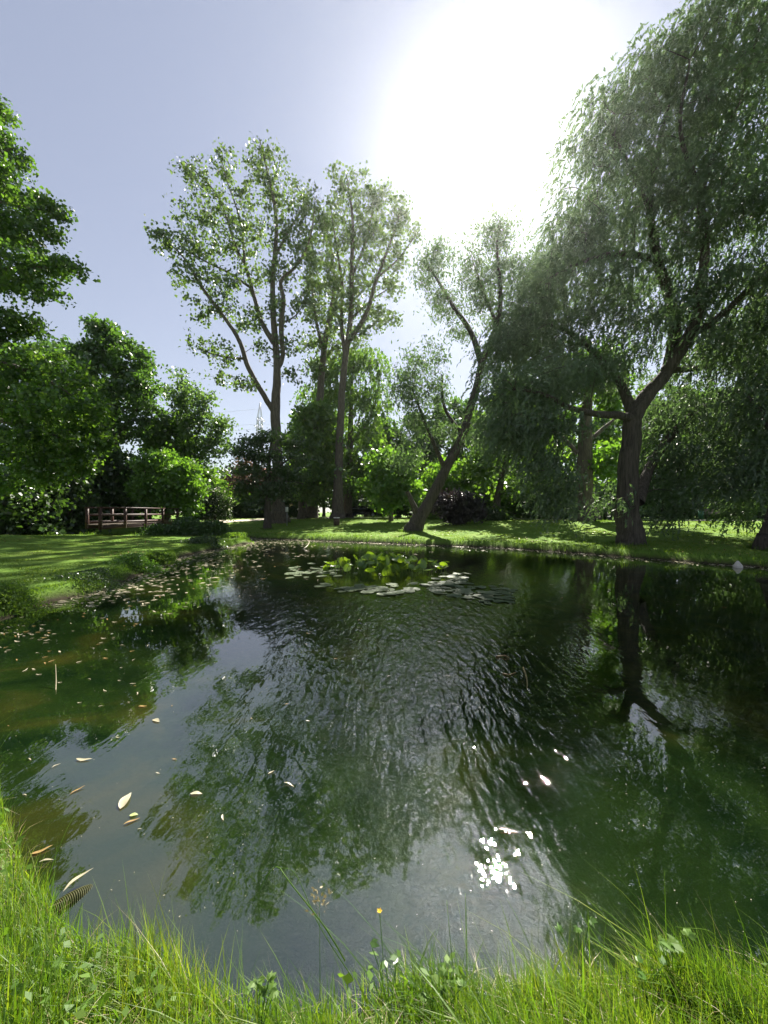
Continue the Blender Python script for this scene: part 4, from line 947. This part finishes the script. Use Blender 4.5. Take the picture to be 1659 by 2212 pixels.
# bank fringe: all round the far shores
def fringe(n, box, dmin, dmax, l0, l1, w0, w1, mat, name, label, seed, lean=0.5, thin=None):
    x, y, d, r = scatter(n, *box, dmin, dmax, seed)
    k = np.ones(len(x), bool)
    if thin is not None: k = thin(x, y, r)
    x, y, d = x[k], y[k], d[k]; m = len(x)
    s = 0.6 + 0.5 * np.sin(x * 2.3 + np.sin(y * 1.9) * 2) * np.sin(y * 1.7 + 1)
    V, Q = blades(x, y, ground_z(x, y, d) - .02, (l0 + (l1 - l0) * r.random(m)) * np.clip(s + .3, .35, 1.3), r.uniform(w0, w1, m), np.abs(r.normal(lean, .3, m)), seed + 1, 2, 1.2, (-.3, -.1))
    tag(mesh_np(name, V, Q, mat), label, 'grass', kind='stuff')
fringe(150000, (-10.5, -5.2, 4.5, 24), -.02, .4, .05, .17, .008, .018, M['bankweed'], 'bank_grass', 'lush grass along the left bank edge', 110)
fringe(90000, (-20, 14, 11.5, 30), -.02, .6, .10, .30, .014, .035, M['bankweed'], 'bank_grass', 'rough grass along the far bank edge', 112, thin=lambda x, y, r: (y > 11.8) & ~((x < -7.2) & (y < 24.5)))
fringe(380000, (-24, -6, 5.5, 25), .3, 14, .025, .06, .012, .03, M['lawn'], 'lawn_grass', 'mown grass of the left lawn', 114, thin=lambda x, y, r: (np.abs(x) < y * 1.06 + .5) & (r.random(len(x)) < np.clip(9 / y, .25, 1)))
fringe(260000, (-16, 24, 12, 42), .4, 22, .03, .07, .03, .06, M['lawn'], 'lawn_grass', 'mown grass of the far lawn', 116, thin=lambda x, y, r: (np.abs(x) < y * 1.06) & ~((x < -7.2) & (y < 24.8)) & (r.random(len(x)) < np.clip(20 / y, .3, 1)))
# rough grass left standing round the trunks, leaf litter under the crowns
bx_, by_ = [], []
r = np.random.default_rng(120)
for px_, D0, rad in ((1360, 17, .75), (890, 26, .75), (603, 36, 1.1), (730, 40, .95), (672, 43, .9), (1266, 30, 1.2), (577, 31, .4), (1072, 36, .6), (1671, 14.5, .6), (992, 29, .8)):
    cx_ = (px_ - CX) / F * D0; a_ = r.uniform(0, 2 * PI, 420); q_ = rad * (0.85 + 0.5 * r.random(420) ** 1.5)
    bx_.append(cx_ + np.cos(a_) * q_); by_.append(D0 + np.sin(a_) * q_)
bx_ = np.concatenate(bx_); by_ = np.concatenate(by_); m_ = len(bx_)
V, Q = blades(bx_, by_, ground_z(bx_, by_) - .02, r.uniform(.06, .26, m_), r.uniform(.012, .03, m_), np.abs(r.normal(.5, .3, m_)), 121, 2, 1.2)
tag(mesh_np('rough_grass', V, Q, M['bankweed']), 'rough unmown grass round the feet of the trees', 'grass', kind='stuff')
x, y, d, r = scatter(9000, -15, 16, 12, 42, .4, 18, 122)
k = np.sin(x * .8 + 2) * np.sin(y * .9 + x * .4) + .4 * r.random(len(x)) > .35; x, y = x[k], y[k]; m_ = len(x)
V, Q = quads_from(np.stack([x, y, ground_z(x, y) + .035], 1), unit(r.normal(0, 1, (m_, 3)) * (1, 1, .2)), unit(r.normal(0, .3, (m_, 3)) + (0, 0, 1)), r.uniform(.05, .12, m_), r.uniform(.03, .06, m_))
tag(mesh_np('lawn_leaf_litter', V, Q, M['fallen_tan']), 'brown leaf litter scattered on the far lawn', 'leaf litter', kind='stuff')
x, y, d, r = scatter(30000, -3.2, 3.2, 0.8, 3.0, 0.0, .45, 123)
k = r.random(len(x)) < .35; x, y, d = x[k], y[k], d[k]; m_ = len(x)
V, Q = blades(x, y, ground_z(x, y, d) + .005, r.uniform(.05, .16, m_), r.uniform(.002, .005, m_), r.uniform(.9, 1.6, m_), 124, 3, 1.9)
tag(mesh_np('dead_thatch', V, Q, M['straw']), 'brown dead thatch at the foot of the near grass', 'grass', kind='stuff')
# dark reedy plants where the creek joins the pond
def leafy_patch(px, py, D, wpx, hpx, label, seed, mat='bankweed', n=2600, size=.09):
    r = np.random.default_rng(seed)
    cx = (px - CX) / F * D; w = wpx / F * D / 2; h = hpx / F * D
    b = np.array((cx, D, gz(cx, D)))
    root = empty('waterside_plant', b, label, 'plant', 'leafy plants along the banks')
    x = cx + r.normal(0, .45, n) * w; y = D + r.normal(0, .4, n) * min(w, 1.0)
    hh = h * r.random(n) ** .8 * np.clip(1.1 - ((x - cx) / w) ** 2, .15, 1)
    g = ground_z(x, y)
    c = np.stack([x, y, np.maximum(g, -.02) + hh], 1)
    V, Q = quads_from(c, unit(r.normal(0, 1, (n, 3)) + (0, 0, .3)), unit(r.normal(0, .8, (n, 3)) + (0, 0, .7)), size * r.uniform(.6, 1.4, n), size * .55 * r.uniform(.6, 1.3, n))
    V0, Q0 = V, Q
    m = 160
    x = cx + r.normal(0, .4, m) * w; y = D + r.normal(0, .3, m) * min(w, 1.0)
    V, Q = blades(x, y, ground_z(x, y) - .02, h * r.uniform(.5, 1.1, m), np.full(m, .012 * D / 12), np.abs(r.normal(.2, .15, m)), seed + 1, 3)
    mesh_np('foliage', np.concatenate([V0, V]), np.concatenate([Q0, Q + len(V0)]), M[mat], root, loc=b)
leafy_patch(405, 1148, 24.4, 90, 40, 'dark leafy plants between the footbridge and the creek mouth', 201, 'dense', 3600, .16)
leafy_patch(465, 1152, 24.6, 90, 32, 'dark leafy plants in front of the blossom bush by the creek', 202, 'dense', 3600, .16)
leafy_patch(345, 1140, 24.2, 70, 24, 'dark leafy plants at the near end of the footbridge', 203, 'dense', 2400, .15)
leafy_patch(300, 1240, 11.3, 90, 20, 'bright green nettles at the bend of the left bank', 204, 'bright', 3000, .07)
leafy_patch(350, 1222, 13.0, 60, 20, 'darker green weeds right of the bright nettles on the left bank', 205, 'bankweed', 2200, .08)
leafy_patch(200, 1270, 8.75, 120, 14, 'dark low weeds overhanging the water on the left bank', 206, 'darkleaf', 3600, .05)
leafy_patch(30, 1310, 6.75, 110, 30, 'tufted weeds at the left frame edge on the bank', 207, 'bankweed', 3000, .05)
leafy_patch(440, 1190, 18.4, 90, 13, 'dark weeds near the tip of the left bank', 208, 'darkleaf', 2600, .09)
leafy_patch(510, 1175, 22, 60, 11, 'small weeds on the tip of the left bank', 209, 'bankweed', 1800, .1)

# ------------------------------------------------------------------ lily patch
def disc_leaf(rad, seed, cup=0.0, fold=0.0, n=14, rings=3):
    """round notched leaf, origin at the notch, lying in XY"""
    r = np.random.default_rng(seed)
    th = np.linspace(0.16, 2 * PI - 0.16, n)
    V = [(0, 0, 0)]
    ph = r.uniform(0, 6)
    for k in range(1, rings + 1):
        f = k / rings
        rr = rad * f * (1 + .05 * np.sin(3 * th + ph)) 
        xx = np.cos(th) * rr * 1.05; yy = np.sin(th) * rr * .92
        zz = cup * rad * f ** 2 + fold * np.abs(yy) * f + .02 * rad * np.sin(5 * th + ph) * f ** 2
        V += list(zip(xx, yy, zz))
    Q = []; T = []
    for j in range(n - 1):
        T.append((0, 1 + j, 2 + j))
        for k in range(rings - 1):
            a = 1 + k * n + j; b = a + n
            Q.append((a, b, b + 1, a + 1))
    m = MB(); m.add(V, Q, T)
    return m

def rotm(rx, ry, rz):
    from mathutils import Euler
    return np.array(Euler((rx, ry, rz)).to_matrix())

def lily_patch():
    r = np.random.default_rng(77)
    bx, by = 0.1, 11.3
    root = empty('water_lily', (bx, by, 0), 'clump of yellow green lily leaves standing above the water in mid pond', 'water lily')
    base = np.array((bx, by, 0))
    protos = []
    # raised leaves: upright, tilted, some folded
    k = 0
    for i in range(96):
        u = r.normal(0, .5)
        px = 830 + np.clip(u, -1, 1) * 135 + r.uniform(-12, 12)
        D = 11.2 + r.normal(0, .4)
        x = (px - CX) / F * D
        edge = min(1, abs(px - 830) / 160)
        h = (0.42 - .26 * edge ** 1.5) * r.uniform(.35, 1.1)
        rad = r.uniform(.10, .165)
        m = disc_leaf(rad, 300 + i, r.uniform(.05, .35), r.uniform(-.15, .4))
        V = np.concatenate(m.V) - (rad * .2, 0, 0)
        V = V @ rotm(r.normal(0, .55), r.normal(-.35, .5), r.uniform(0, 2 * PI)).T + (x, D, h)
        V[:, 2] = np.maximum(V[:, 2], .012)
        s = MB(); s.V = [V]; s.Q = m.Q; s.T = m.T; s.n = len(V)
        stem = MB(); stem.tube(spline([(x + r.normal(0, .1), D + r.normal(0, .1), -.3), (x, D, h * .4), (x, D, h)], 5), np.full(5, .008), 5)
        lf = s.build('leaf', M['lily'], root, base, smooth=True)
        stem.build('stalk', M['lily'], lf, base)
    def flower(px, py, D, sc):
        x = (px - CX) / F * D; z = CAMZ - (py - HY) / F * D
        m = MB()
        for ring, (nn, el, ln) in enumerate(((8, .5, .1), (7, .9, .085), (5, 1.25, .065))):
            for q in range(nn):
                a = q * 2 * PI / nn + ring * .4
                d = np.array((math.cos(a) * math.cos(el), math.sin(a) * math.cos(el), math.sin(el)))
                c = np.array((x, D, z)) + d * ln * sc * .5
                V, Q = quads_from(c[None], d[None], np.array([(-math.cos(a) * math.sin(el), -math.sin(a) * math.sin(el), math.cos(el))]), [ln * sc], [ln * sc * .45], .2)
                m.add(V, Q)
        f = m.build('flower', M['petal'], root, base)
        st = MB(); st.tube([(x, D, -.2), (x, D, z)], [.007, .007], 5); st.build('stalk', M['lily'], f, base)
    flower(960, 1228, 11.6, 1.7); flower(768, 1243, 11.0, 1.2); flower(905, 1229, 11.9, 1.2)
lily_patch()

pad_meshes = []
for i in range(5):
    me = disc_leaf(1.0, 500 + i, .03, .0).build('lily_pad', M['pad'], smooth=True)
    pad_meshes.append(me.data); bpy.data.objects.remove(me)
def pad(px, py, rad, label, group, tilt=.04):
    x, y = water_at(px, py)
    o = bpy.data.objects.new('lily_pad', random.choice(pad_meshes))
    o.location = (x, y, .006 + random.uniform(0, .012)); o.scale = (rad,) * 3
    o.rotation_euler = (random.gauss(0, tilt), random.gauss(0, tilt), random.uniform(0, 6.28))
    COL.objects.link(o); tag(o, label, 'lily pad', group)
R = random.Random(31)
for i in range(46):   # left fringe
    pad(R.uniform(622, 735), 1236 + R.gauss(0, 7) + max(0, 0), R.uniform(.08, .15), 'flat pale lily pad on the left fringe of the lily clump', 'lily pads on the left fringe')
for i in range(40):   # front fringe
    t = R.random(); pad(690 + t * 280, 1262 + 14 * math.sin(t * 3.1) + R.gauss(0, 6), R.uniform(.09, .17), 'flat grey green lily pad along the front of the lily clump', 'lily pads along the front')
for i in range(40):   # right fringe
    t = R.random(); pad(935 + t * 75, 1250 + R.gauss(0, 9) + (1 - t) * 12, R.uniform(.09, .16), 'flat silvery lily pad at the right end of the lily clump', 'lily pads at the right end')
for i in range(70):   # loose raft towards the right
    t = R.random(); pad(930 + t * 180, 1274 + 20 * t + R.gauss(0, 7), R.uniform(.06, .13), 'small silvery pad in the loose raft right of the lily clump', 'small pads in the loose raft')
for i in range(34):
    pad(R.uniform(1010, 1115), 1280 + R.gauss(0, 7), R.uniform(.06, .12), 'small silvery pad in the loose raft right of the lily clump', 'small pads in the loose raft')

# ------------------------------------------------------------------ floating leaves and debris
def leaf_mesh(name, length, width, mat, bend, seed):
    r = np.random.default_rng(seed)
    t = np.linspace(0, 1, 9); w = np.sin(PI * t ** .8) ** .9 * width / 2 + .0006
    cx = (t - .5) * length; cy = bend * length * np.sin(PI * t)
    z = .004 + .04 * length * np.cos(PI * t * 1.3 + r.uniform(0, 3)) ** 2
    V = np.stack([np.stack([cx, cy - w, z + w * .25], 1), np.stack([cx, cy, z], 1), np.stack([cx, cy + w, z + w * .25], 1)], 1).reshape(-1, 3)
    Q = []
    for i in range(8):
        for j in range(2): Q.append((i * 3 + j, i * 3 + j + 1, i * 3 + j + 4, i * 3 + j + 3))
    o = mesh_np(name, V, np.array(Q), mat, smooth=True)
    me = o.data; bpy.data.objects.remove(o); return me
LM = {k: [leaf_mesh('fallen_leaf', 1.0, w, M['fallen_' + k], b, 40 + i) for i, (w, b) in enumerate(((.16, .05), (.2, -.08), (.24, .03), (.13, .12)))] for k in ('pale', 'tan', 'green')}
def fleaf(px, py, ln, rot, kind, label, group=None, me=None, z=.004):
    x, y = water_at(px, py)
    o = bpy.data.objects.new('fallen_leaf', me or R.choice(LM[kind]))
    o.location = (x, y, z); o.scale = (ln * .82,) * 3; o.rotation_euler = (R.gauss(0, .08), R.gauss(0, .08), rot)
    COL.objects.link(o); tag(o, label, 'leaf', group); return o
WIDE = leaf_mesh('fallen_leaf', 1.0, .36, M['fallen_pale'], .04, 70); WIDEG = leaf_mesh('fallen_leaf', 1.0, .6, M['fallen_green'], 0, 71)
fleaf(272, 1731, .17, 1.75, 'pale', 'largest white leaf floating upright on the sky reflection at left', me=WIDE)
fleaf(289, 1762, .055, .3, 'green', 'small yellow green leaf floating below the largest white leaf', me=WIDEG)
fleaf(285, 1776, .10, .6, 'tan', 'brown curled leaf below the small yellow green one')
fleaf(182, 1641, .14, .02, 'pale', 'long pale leaf floating level left of the largest white leaf')
fleaf(337, 1558, .12, -.5, 'pale', 'pale crumpled leaf on the sky reflection higher up', me=WIDE)
fleaf(168, 1708, .10, .9, 'tan', 'golden leaf floating left of the largest white leaf')
fleaf(122, 1655, .07, 1.2, 'pale', 'small curled leaf between golden leaf and level pale leaf')
fleaf(424, 1716, .09, .1, 'pale', 'pale leaf floating in the dark tree reflection', me=WIDE)
fleaf(624, 1697, .10, -.4, 'pale', 'lone pale leaf in the middle of the tree reflection')
fleaf(308, 1527, .10, .0, 'tan', 'tan leaf on the blue sky reflection, highest of three')
fleaf(90, 1838, .11, .6, 'tan', 'long orange leaf at the near left bank')
fleaf(100, 1862, .08, .2, 'pale', 'pale bent leaf beside the orange one at near left')
fleaf(170, 1915, .15, 1.05, 'pale', 'long pale willow leaf lying on the ribbed pipe', z=.03)
fleaf(1098, 1797, .12, -.15, 'tan', 'tan leaf in the bright ripples right of centre')
R2 = random.Random(5)
def scatter_leaves(n, fx, fy, l0, l1, label, group, kinds=('pale', 'pale', 'tan')):
    c = 0; g = 0
    while c < n and g < n * 20:
        g += 1
        px, py = fx(), fy()
        x, y = water_at(px, py)
        if pond_dist(np.array([x]), np.array([y]))[0] > -.05: continue
        fleaf(px, py, R2.uniform(l0, l1) * .6, R2.gauss(0, .5) if R2.random() < .7 else R2.uniform(0, 3.1), R2.choice(kinds), label, group); c += 1
scatter_leaves(34, lambda: R2.uniform(0, 110), lambda: R2.gauss(1372, 12), .10, .2, 'pale willow leaf in the drift at the left frame edge', 'leaves drifted at the left frame edge')
scatter_leaves(50, lambda: R2.uniform(0, 330), lambda: R2.uniform(1330, 1500), .08, .17, 'pale willow leaf floating on the dark green water at left', 'leaves on the dark green water at left')
scatter_leaves(16, lambda: R2.uniform(0, 700), lambda: R2.uniform(1500, 1800), .05, .1, 'small pale leaf floating on the nearer left water', 'small leaves on the nearer left water')
scatter_leaves(60, lambda: R2.uniform(150, 560), lambda: R2.uniform(1195, 1330), .10, .24, 'pale leaf floating off the left bank', 'leaves off the left bank')
scatter_leaves(36, lambda: R2.uniform(560, 760), lambda: R2.uniform(1180, 1260), .14, .3, 'pale leaf floating left of the lily clump', 'leaves left of the lily clump')
scatter_leaves(26, lambda: R2.uniform(1000, 1650), lambda: R2.uniform(1230, 1320), .1, .24, 'pale leaf floating on the dark right hand water', 'leaves on the dark right hand water')
scatter_leaves(14, lambda: R2.uniform(620, 1100), lambda: R2.uniform(1310, 1480), .06, .14, 'pale leaf floating in front of the lily clump', 'leaves in front of the lily clump')

# uncountable litter drifted against the far banks
def debris():
    r = np.random.default_rng(91)
    n = 60000
    x = r.uniform(-10, 13, n); y = r.uniform(7, 26, n); d = pond_dist(x, y)
    patch = np.sin(x * .9 + 1) * np.sin(y * 1.6 + x * .3) + .5 * np.sin(x * 2.7 + y * 3.1)
    p = np.exp(d / .35) * .9 + (patch > .55) * .10 * (y > 15) * (x < 6) + np.exp(d / 1.6) * .22 * (x < -4)
    k = (d < -.02) & (r.random(n) < p)
    c = np.stack([x[k], y[k], np.full(k.sum(), .008)], 1); m = len(c)
    a = r.normal(0, .6, m)
    V, Q = quads_from(c, np.stack([np.cos(a), np.sin(a), 0 * a], 1), unit(r.normal(0, .1, (m, 3)) + (0, 0, 1)), r.uniform(.05, .2, m), r.uniform(.02, .09, m), .05)
    tag(mesh_np('floating_debris', V, Q, M['fallen_pale']), 'pale leaf litter and duckweed drifted against the banks', 'leaf litter', kind='stuff')
    n = 1400
    x = r.uniform(-6, 8, n); y = 1.6 + 12 * r.random(n) ** 1.8; d = pond_dist(x, y); k = d < -.1; m = k.sum()
    c = np.stack([x[k], y[k], np.full(m, .004)], 1); a = r.uniform(0, 6, m)
    V, Q = quads_from(c, np.stack([np.cos(a), np.sin(a), 0 * a], 1), np.tile((0, 0, 1.0), (m, 1)), r.uniform(.004, .011, m), r.uniform(.002, .005, m), .05)
    tag(mesh_np('floating_specks', V, Q, M['fallen_pale']), 'tiny pale specks scattered on the water', 'leaf litter', kind='stuff')
debris()

def stick(name, pts, r0, mat, label, cat='twig'):
    m = MB(); P = spline(pts, 14); m.tube(P, np.linspace(r0, r0 * .4, 14), 6, cap=True)
    o = m.build(name, mat, loc=P[0], smooth=True); o.location = P[0]; tag(o, label, cat)
def wp(px, py, z): 
    x, y = water_at(px, py); return (x, y, z)
stick('bent_twig', [wp(1130, 1452, .05), wp(1136, 1465, .03), wp(1139, 1480, .01), wp(1136, 1494, -.02)], .012, M['twig'], 'bent yellowish twig sticking out of the water right of centre')
stick('floating_twig', [wp(1072, 1420, .01), wp(1090, 1419, .015), wp(1100, 1423, .008)], .012, M['fallen_tan'], 'short pale twig floating behind the bent one')
stick('floating_twig', [wp(1086, 1456, .006), wp(1100, 1459, .01), wp(1114, 1454, .006)], .009, M['fallen_tan'], 'thin twig floating left of the bent yellowish one')
stick('curved_twig', [wp(655, 1186, .0), wp(664, 1184, .12), wp(668, 1178, .2), wp(660, 1172, .22)], .03, M['fallen_pale'], 'pale hooked twig standing in the water near the far bank')
stick('upright_stem', [wp(120, 1492, -.02), wp(121, 1480, .06), wp(120, 1468, .16)], .006, M['straw'], 'thin upright stem standing in the dark water at left')

# ribbed pipe half sunk at the near left bank
def pipe():
    a = np.array(wp(112, 1972, -.004)); b = np.array(wp(208, 1906, -.045))
    m = MB(); n = 240; t = np.linspace(0, 1, n)
    P = spline([a, (a + b) / 2 + (0, 0, .012), b], n)
    m.tube(P, .034 + .0035 * np.sign(np.sin(t * 2 * PI * 24)) * np.abs(np.sin(t * 2 * PI * 24)) ** .5, 18, cap=True)
    o = m.build('ribbed_pipe', M['pipe'], loc=a, smooth=True); o.location = a
    tag(o, 'ribbed yellowish drain pipe half sunk at the near left bank', 'pipe')
pipe()

# ------------------------------------------------------------------ single plants in the near grass
def near(px, py, z):
    D = (CAMZ - z) * F / (py - HY); return np.array(((px - CX) / F * D, D, z))
def grass_stalk(pts, w, label, head=None, group=None):
    m = MB(); P = spline(pts, 12); m.tube(P, np.linspace(w, w * .45, 12), 5)
    root = empty('grass_stalk', P[0], label, 'grass stalk', group)
    m.build('stem', M['grass'], root, P[0])
    if head:
        r = np.random.default_rng(int(head * 1000)); n = 40
        c = P[-1] + r.normal(0, 1, (n, 3)) * (.018, .018, .02)
        V, Q = quads_from(c, unit(r.normal(0, 1, (n, 3)) + (0, 0, 1)), unit(r.normal(0, 1, (n, 3))), np.full(n, .016), np.full(n, .007)); mesh_np('seed_head', V, Q, M['straw'], root, loc=P[0])
def stalk_px(px, py, D, tip, label, w=.0022, head=None, bend=.5):
    b = np.array(((px - CX) / F * D, D, 0)); b[2] = gz(b[0], D)
    e = W(tip[0], tip[1], D - .05); mid = (b + e) / 2; mid[2] = b[2] + (e[2] - b[2]) * (.5 + bend * .3); mid[0] = b[0] + (e[0] - b[0]) * (.5 - bend * .3)
    grass_stalk([b, mid, e], w, label, head)
stalk_px(692, 2080, 1.32, (690, 1940), 'thin stem with a tan seed head left of the yellow buttercup', .0014, head=.9, bend=0)
grass_stalk([near(745, 2075, .2), near(700, 2000, .36), near(625, 1905, .46), near(600, 1872, .47), near(578, 1890, .42), near(560, 1925, .36)], .0026, 'tall arching grass stalk bent over at its tip left of centre')
grass_stalk([near(760, 2110, .2), near(690, 2000, .35), near(640, 1890, .46), near(608, 1874, .47)], .0016, 'second thinner stalk beside the arching one')
stalk_px(985, 2080, 1.36, (965, 1945), 'thin stalk in front of the sun glitter, leaning left', .0013, bend=0)
stalk_px(1010, 2080, 1.36, (1005, 1930), 'upright thin stalk in front of the sun glitter', .0013, bend=0)
stalk_px(1560, 2100, 1.36, (1460, 2002), 'curved stalk arching left near the right bank plants', .0018, bend=1)
stalk_px(1600, 2110, 1.36, (1595, 1988), 'broad blade arching at the right edge', .0024, bend=1)
def buttercup():
    b = np.array(((822 - CX) / F * 1.34, 1.34, 0)); b[2] = gz(b[0], 1.34); e = W(820, 1971, 1.32)
    root = empty('buttercup', b, 'single yellow buttercup on a thin stem over the water', 'flower')
    m = MB(); m.tube(spline([b, (b + e) / 2 + (.01, 0, 0), e], 8), np.full(8, .0012), 5); m.build('stem', M['grass'], root, b)
    m = MB()
    for q in range(5):
        a = q * 2 * PI / 5; d = np.array((math.cos(a) * .8, math.sin(a) * .8, .6)); d /= np.linalg.norm(d)
        V, Q = quads_from((e + d * .006)[None], d[None], np.array([(-math.cos(a), -math.sin(a), 1.2)]), [.013], [.012], .2); m.add(V, Q)
    m.build('petals', M['yellow'], root, b)
buttercup()
def weed(px, py, D, n, size, label, seed, mat='bankweed', lobes=3):
    r = np.random.default_rng(seed)
    x = (px - CX) / F * D; b = np.array((x, D, gz(x, D)))
    root = empty('leafy_weed', b, label, 'weed')
    for q in range(n):
        e = W(px + r.uniform(-45, 45), py + r.uniform(-25, 25), D + r.uniform(-.06, .06))
        st = MB(); st.tube(spline([b, (b + e) / 2 + (0, 0, .03), e], 6), np.full(6, .0015), 5)
        lf = MB()
        az = r.uniform(0, 6.28); up = unit(np.array((r.normal(0, .3), -.5 + r.normal(0, .2), 1)))
        for k in range(-lobes, lobes + 1):
            a = az + k * .5; d = unit(np.array((math.cos(a), math.sin(a), r.normal(0, .2)))); ln = size * (1 - .16 * abs(k)) 
            V, Q = quads_from((e + d * ln * .5)[None], d[None], up[None], [ln], [ln * .5], .1); lf.add(V, Q)
        o = lf.build('leaf', M[mat], root, b); st.build('stalk', M[mat], o, b)
weed(843, 2060, 1.3, 3, .035, 'dark green upright leaf among the grass near the buttercup', 61, 'lime', 1)
weed(1455, 2030, 1.38, 6, .045, 'pale jagged leaved weed in the grass at right', 62, 'bankweed', 3)
weed(1390, 2085, 1.33, 4, .03, 'bright round leaved weed left of the jagged one', 63, 'bright', 1)
weed(960, 2130, 1.27, 7, .03, 'pale lobed weed low in the grass at centre', 64, 'bankweed', 3)
weed(1250, 2010, 1.40, 3, .03, 'thin stemmed weed with small lobed leaves at the right waterline', 65, 'lime', 3)
weed(560, 2130, 1.25, 7, .03, 'lobed weed low in the grass at the notch of the bank', 66, 'bankweed', 3)
weed(70, 2000, 1.75, 6, .045, 'broad leaved weed at the lower left bank', 67, 'bright', 2)

# ------------------------------------------------------------------ thin haze volume added for the flare veil and sun glow
hm, hnt, hout = new_mat('veil_haze')
pv = N(hnt, 'ShaderNodeVolumePrincipled'); pv.inputs['Color'].default_value = (0.93, 0.96, 1.0, 1); pv.inputs['Density'].default_value = HAZE; pv.inputs['Anisotropy'].default_value = 0.84
L(hnt, pv, 'Volume', hout, 'Volume')
hb = MB(); hb.box((0, 165, 37.5), (680, 550, 79.4))
hz = hb.build('haze', hm); tag(hz, 'thin haze added over the scene for the flare veil and sun glow', 'haze', kind='stuff')

# ------------------------------------------------------------------ sun, sky, camera
S = Vector(((1062 - CX) / F, 1.0, (HY - 322) / F)).normalized()
el = math.asin(S.z); az = math.atan2(S.x, S.y)
sun = bpy.data.lights.new('sun', 'SUN'); sun.energy = 5.0; sun.angle = math.radians(0.5); sun.color = (1.0, 0.94, 0.84)
so = bpy.data.objects.new('sun', sun); so.rotation_euler = (-S).to_track_quat('-Z', 'Y').to_euler(); so.location = (20, 60, 60); COL.objects.link(so)
w = bpy.data.worlds.new('World'); scene.world = w; w.use_nodes = True
nt = w.node_tree; nt.nodes.clear()
out = nt.nodes.new('ShaderNodeOutputWorld'); bg = nt.nodes.new('ShaderNodeBackground')
sky = nt.nodes.new('ShaderNodeTexSky'); sky.sky_type = 'NISHITA'; sky.sun_disc = False
sky.sun_elevation = el; sky.sun_rotation = az; sky.air_density = 1.0; sky.dust_density = 0.1; sky.ozone_density = 2.0; sky.altitude = 0
bg.inputs['Strength'].default_value = 0.075
hs = nt.nodes.new('ShaderNodeHueSaturation'); hs.inputs['Saturation'].default_value = 0.82; hs.inputs['Hue'].default_value = 0.515; ga = nt.nodes.new('ShaderNodeGamma'); ga.inputs['Gamma'].default_value = 0.58
nt.links.new(sky.outputs[0], hs.inputs['Color']); nt.links.new(hs.outputs[0], ga.inputs[0]); nt.links.new(ga.outputs[0], bg.inputs[0]); nt.links.new(bg.outputs[0], out.inputs[0])

cam = bpy.data.cameras.new('camera'); cam.sensor_fit = 'HORIZONTAL'; cam.sensor_width = 36; cam.lens = 36 * F / 1659.0
cam.clip_start = 0.05; cam.clip_end = 3000
co = bpy.data.objects.new('camera', cam); co.location = (0, 0, CAMZ); co.rotation_euler = (PI / 2, 0, 0); COL.objects.link(co)
scene.camera = co
scene.view_settings.view_transform = 'Standard'; scene.view_settings.look = 'None'; scene.view_settings.exposure = 1.95; scene.view_settings.gamma = 1
scene.view_settings.use_curve_mapping = False
scene.cycles.max_bounces = 8; scene.cycles.diffuse_bounces = 5; scene.cycles.glossy_bounces = 4; scene.cycles.transmission_bounces = 4; scene.cycles.transparent_max_bounces = 8
scene.cycles.sample_clamp_indirect = 8
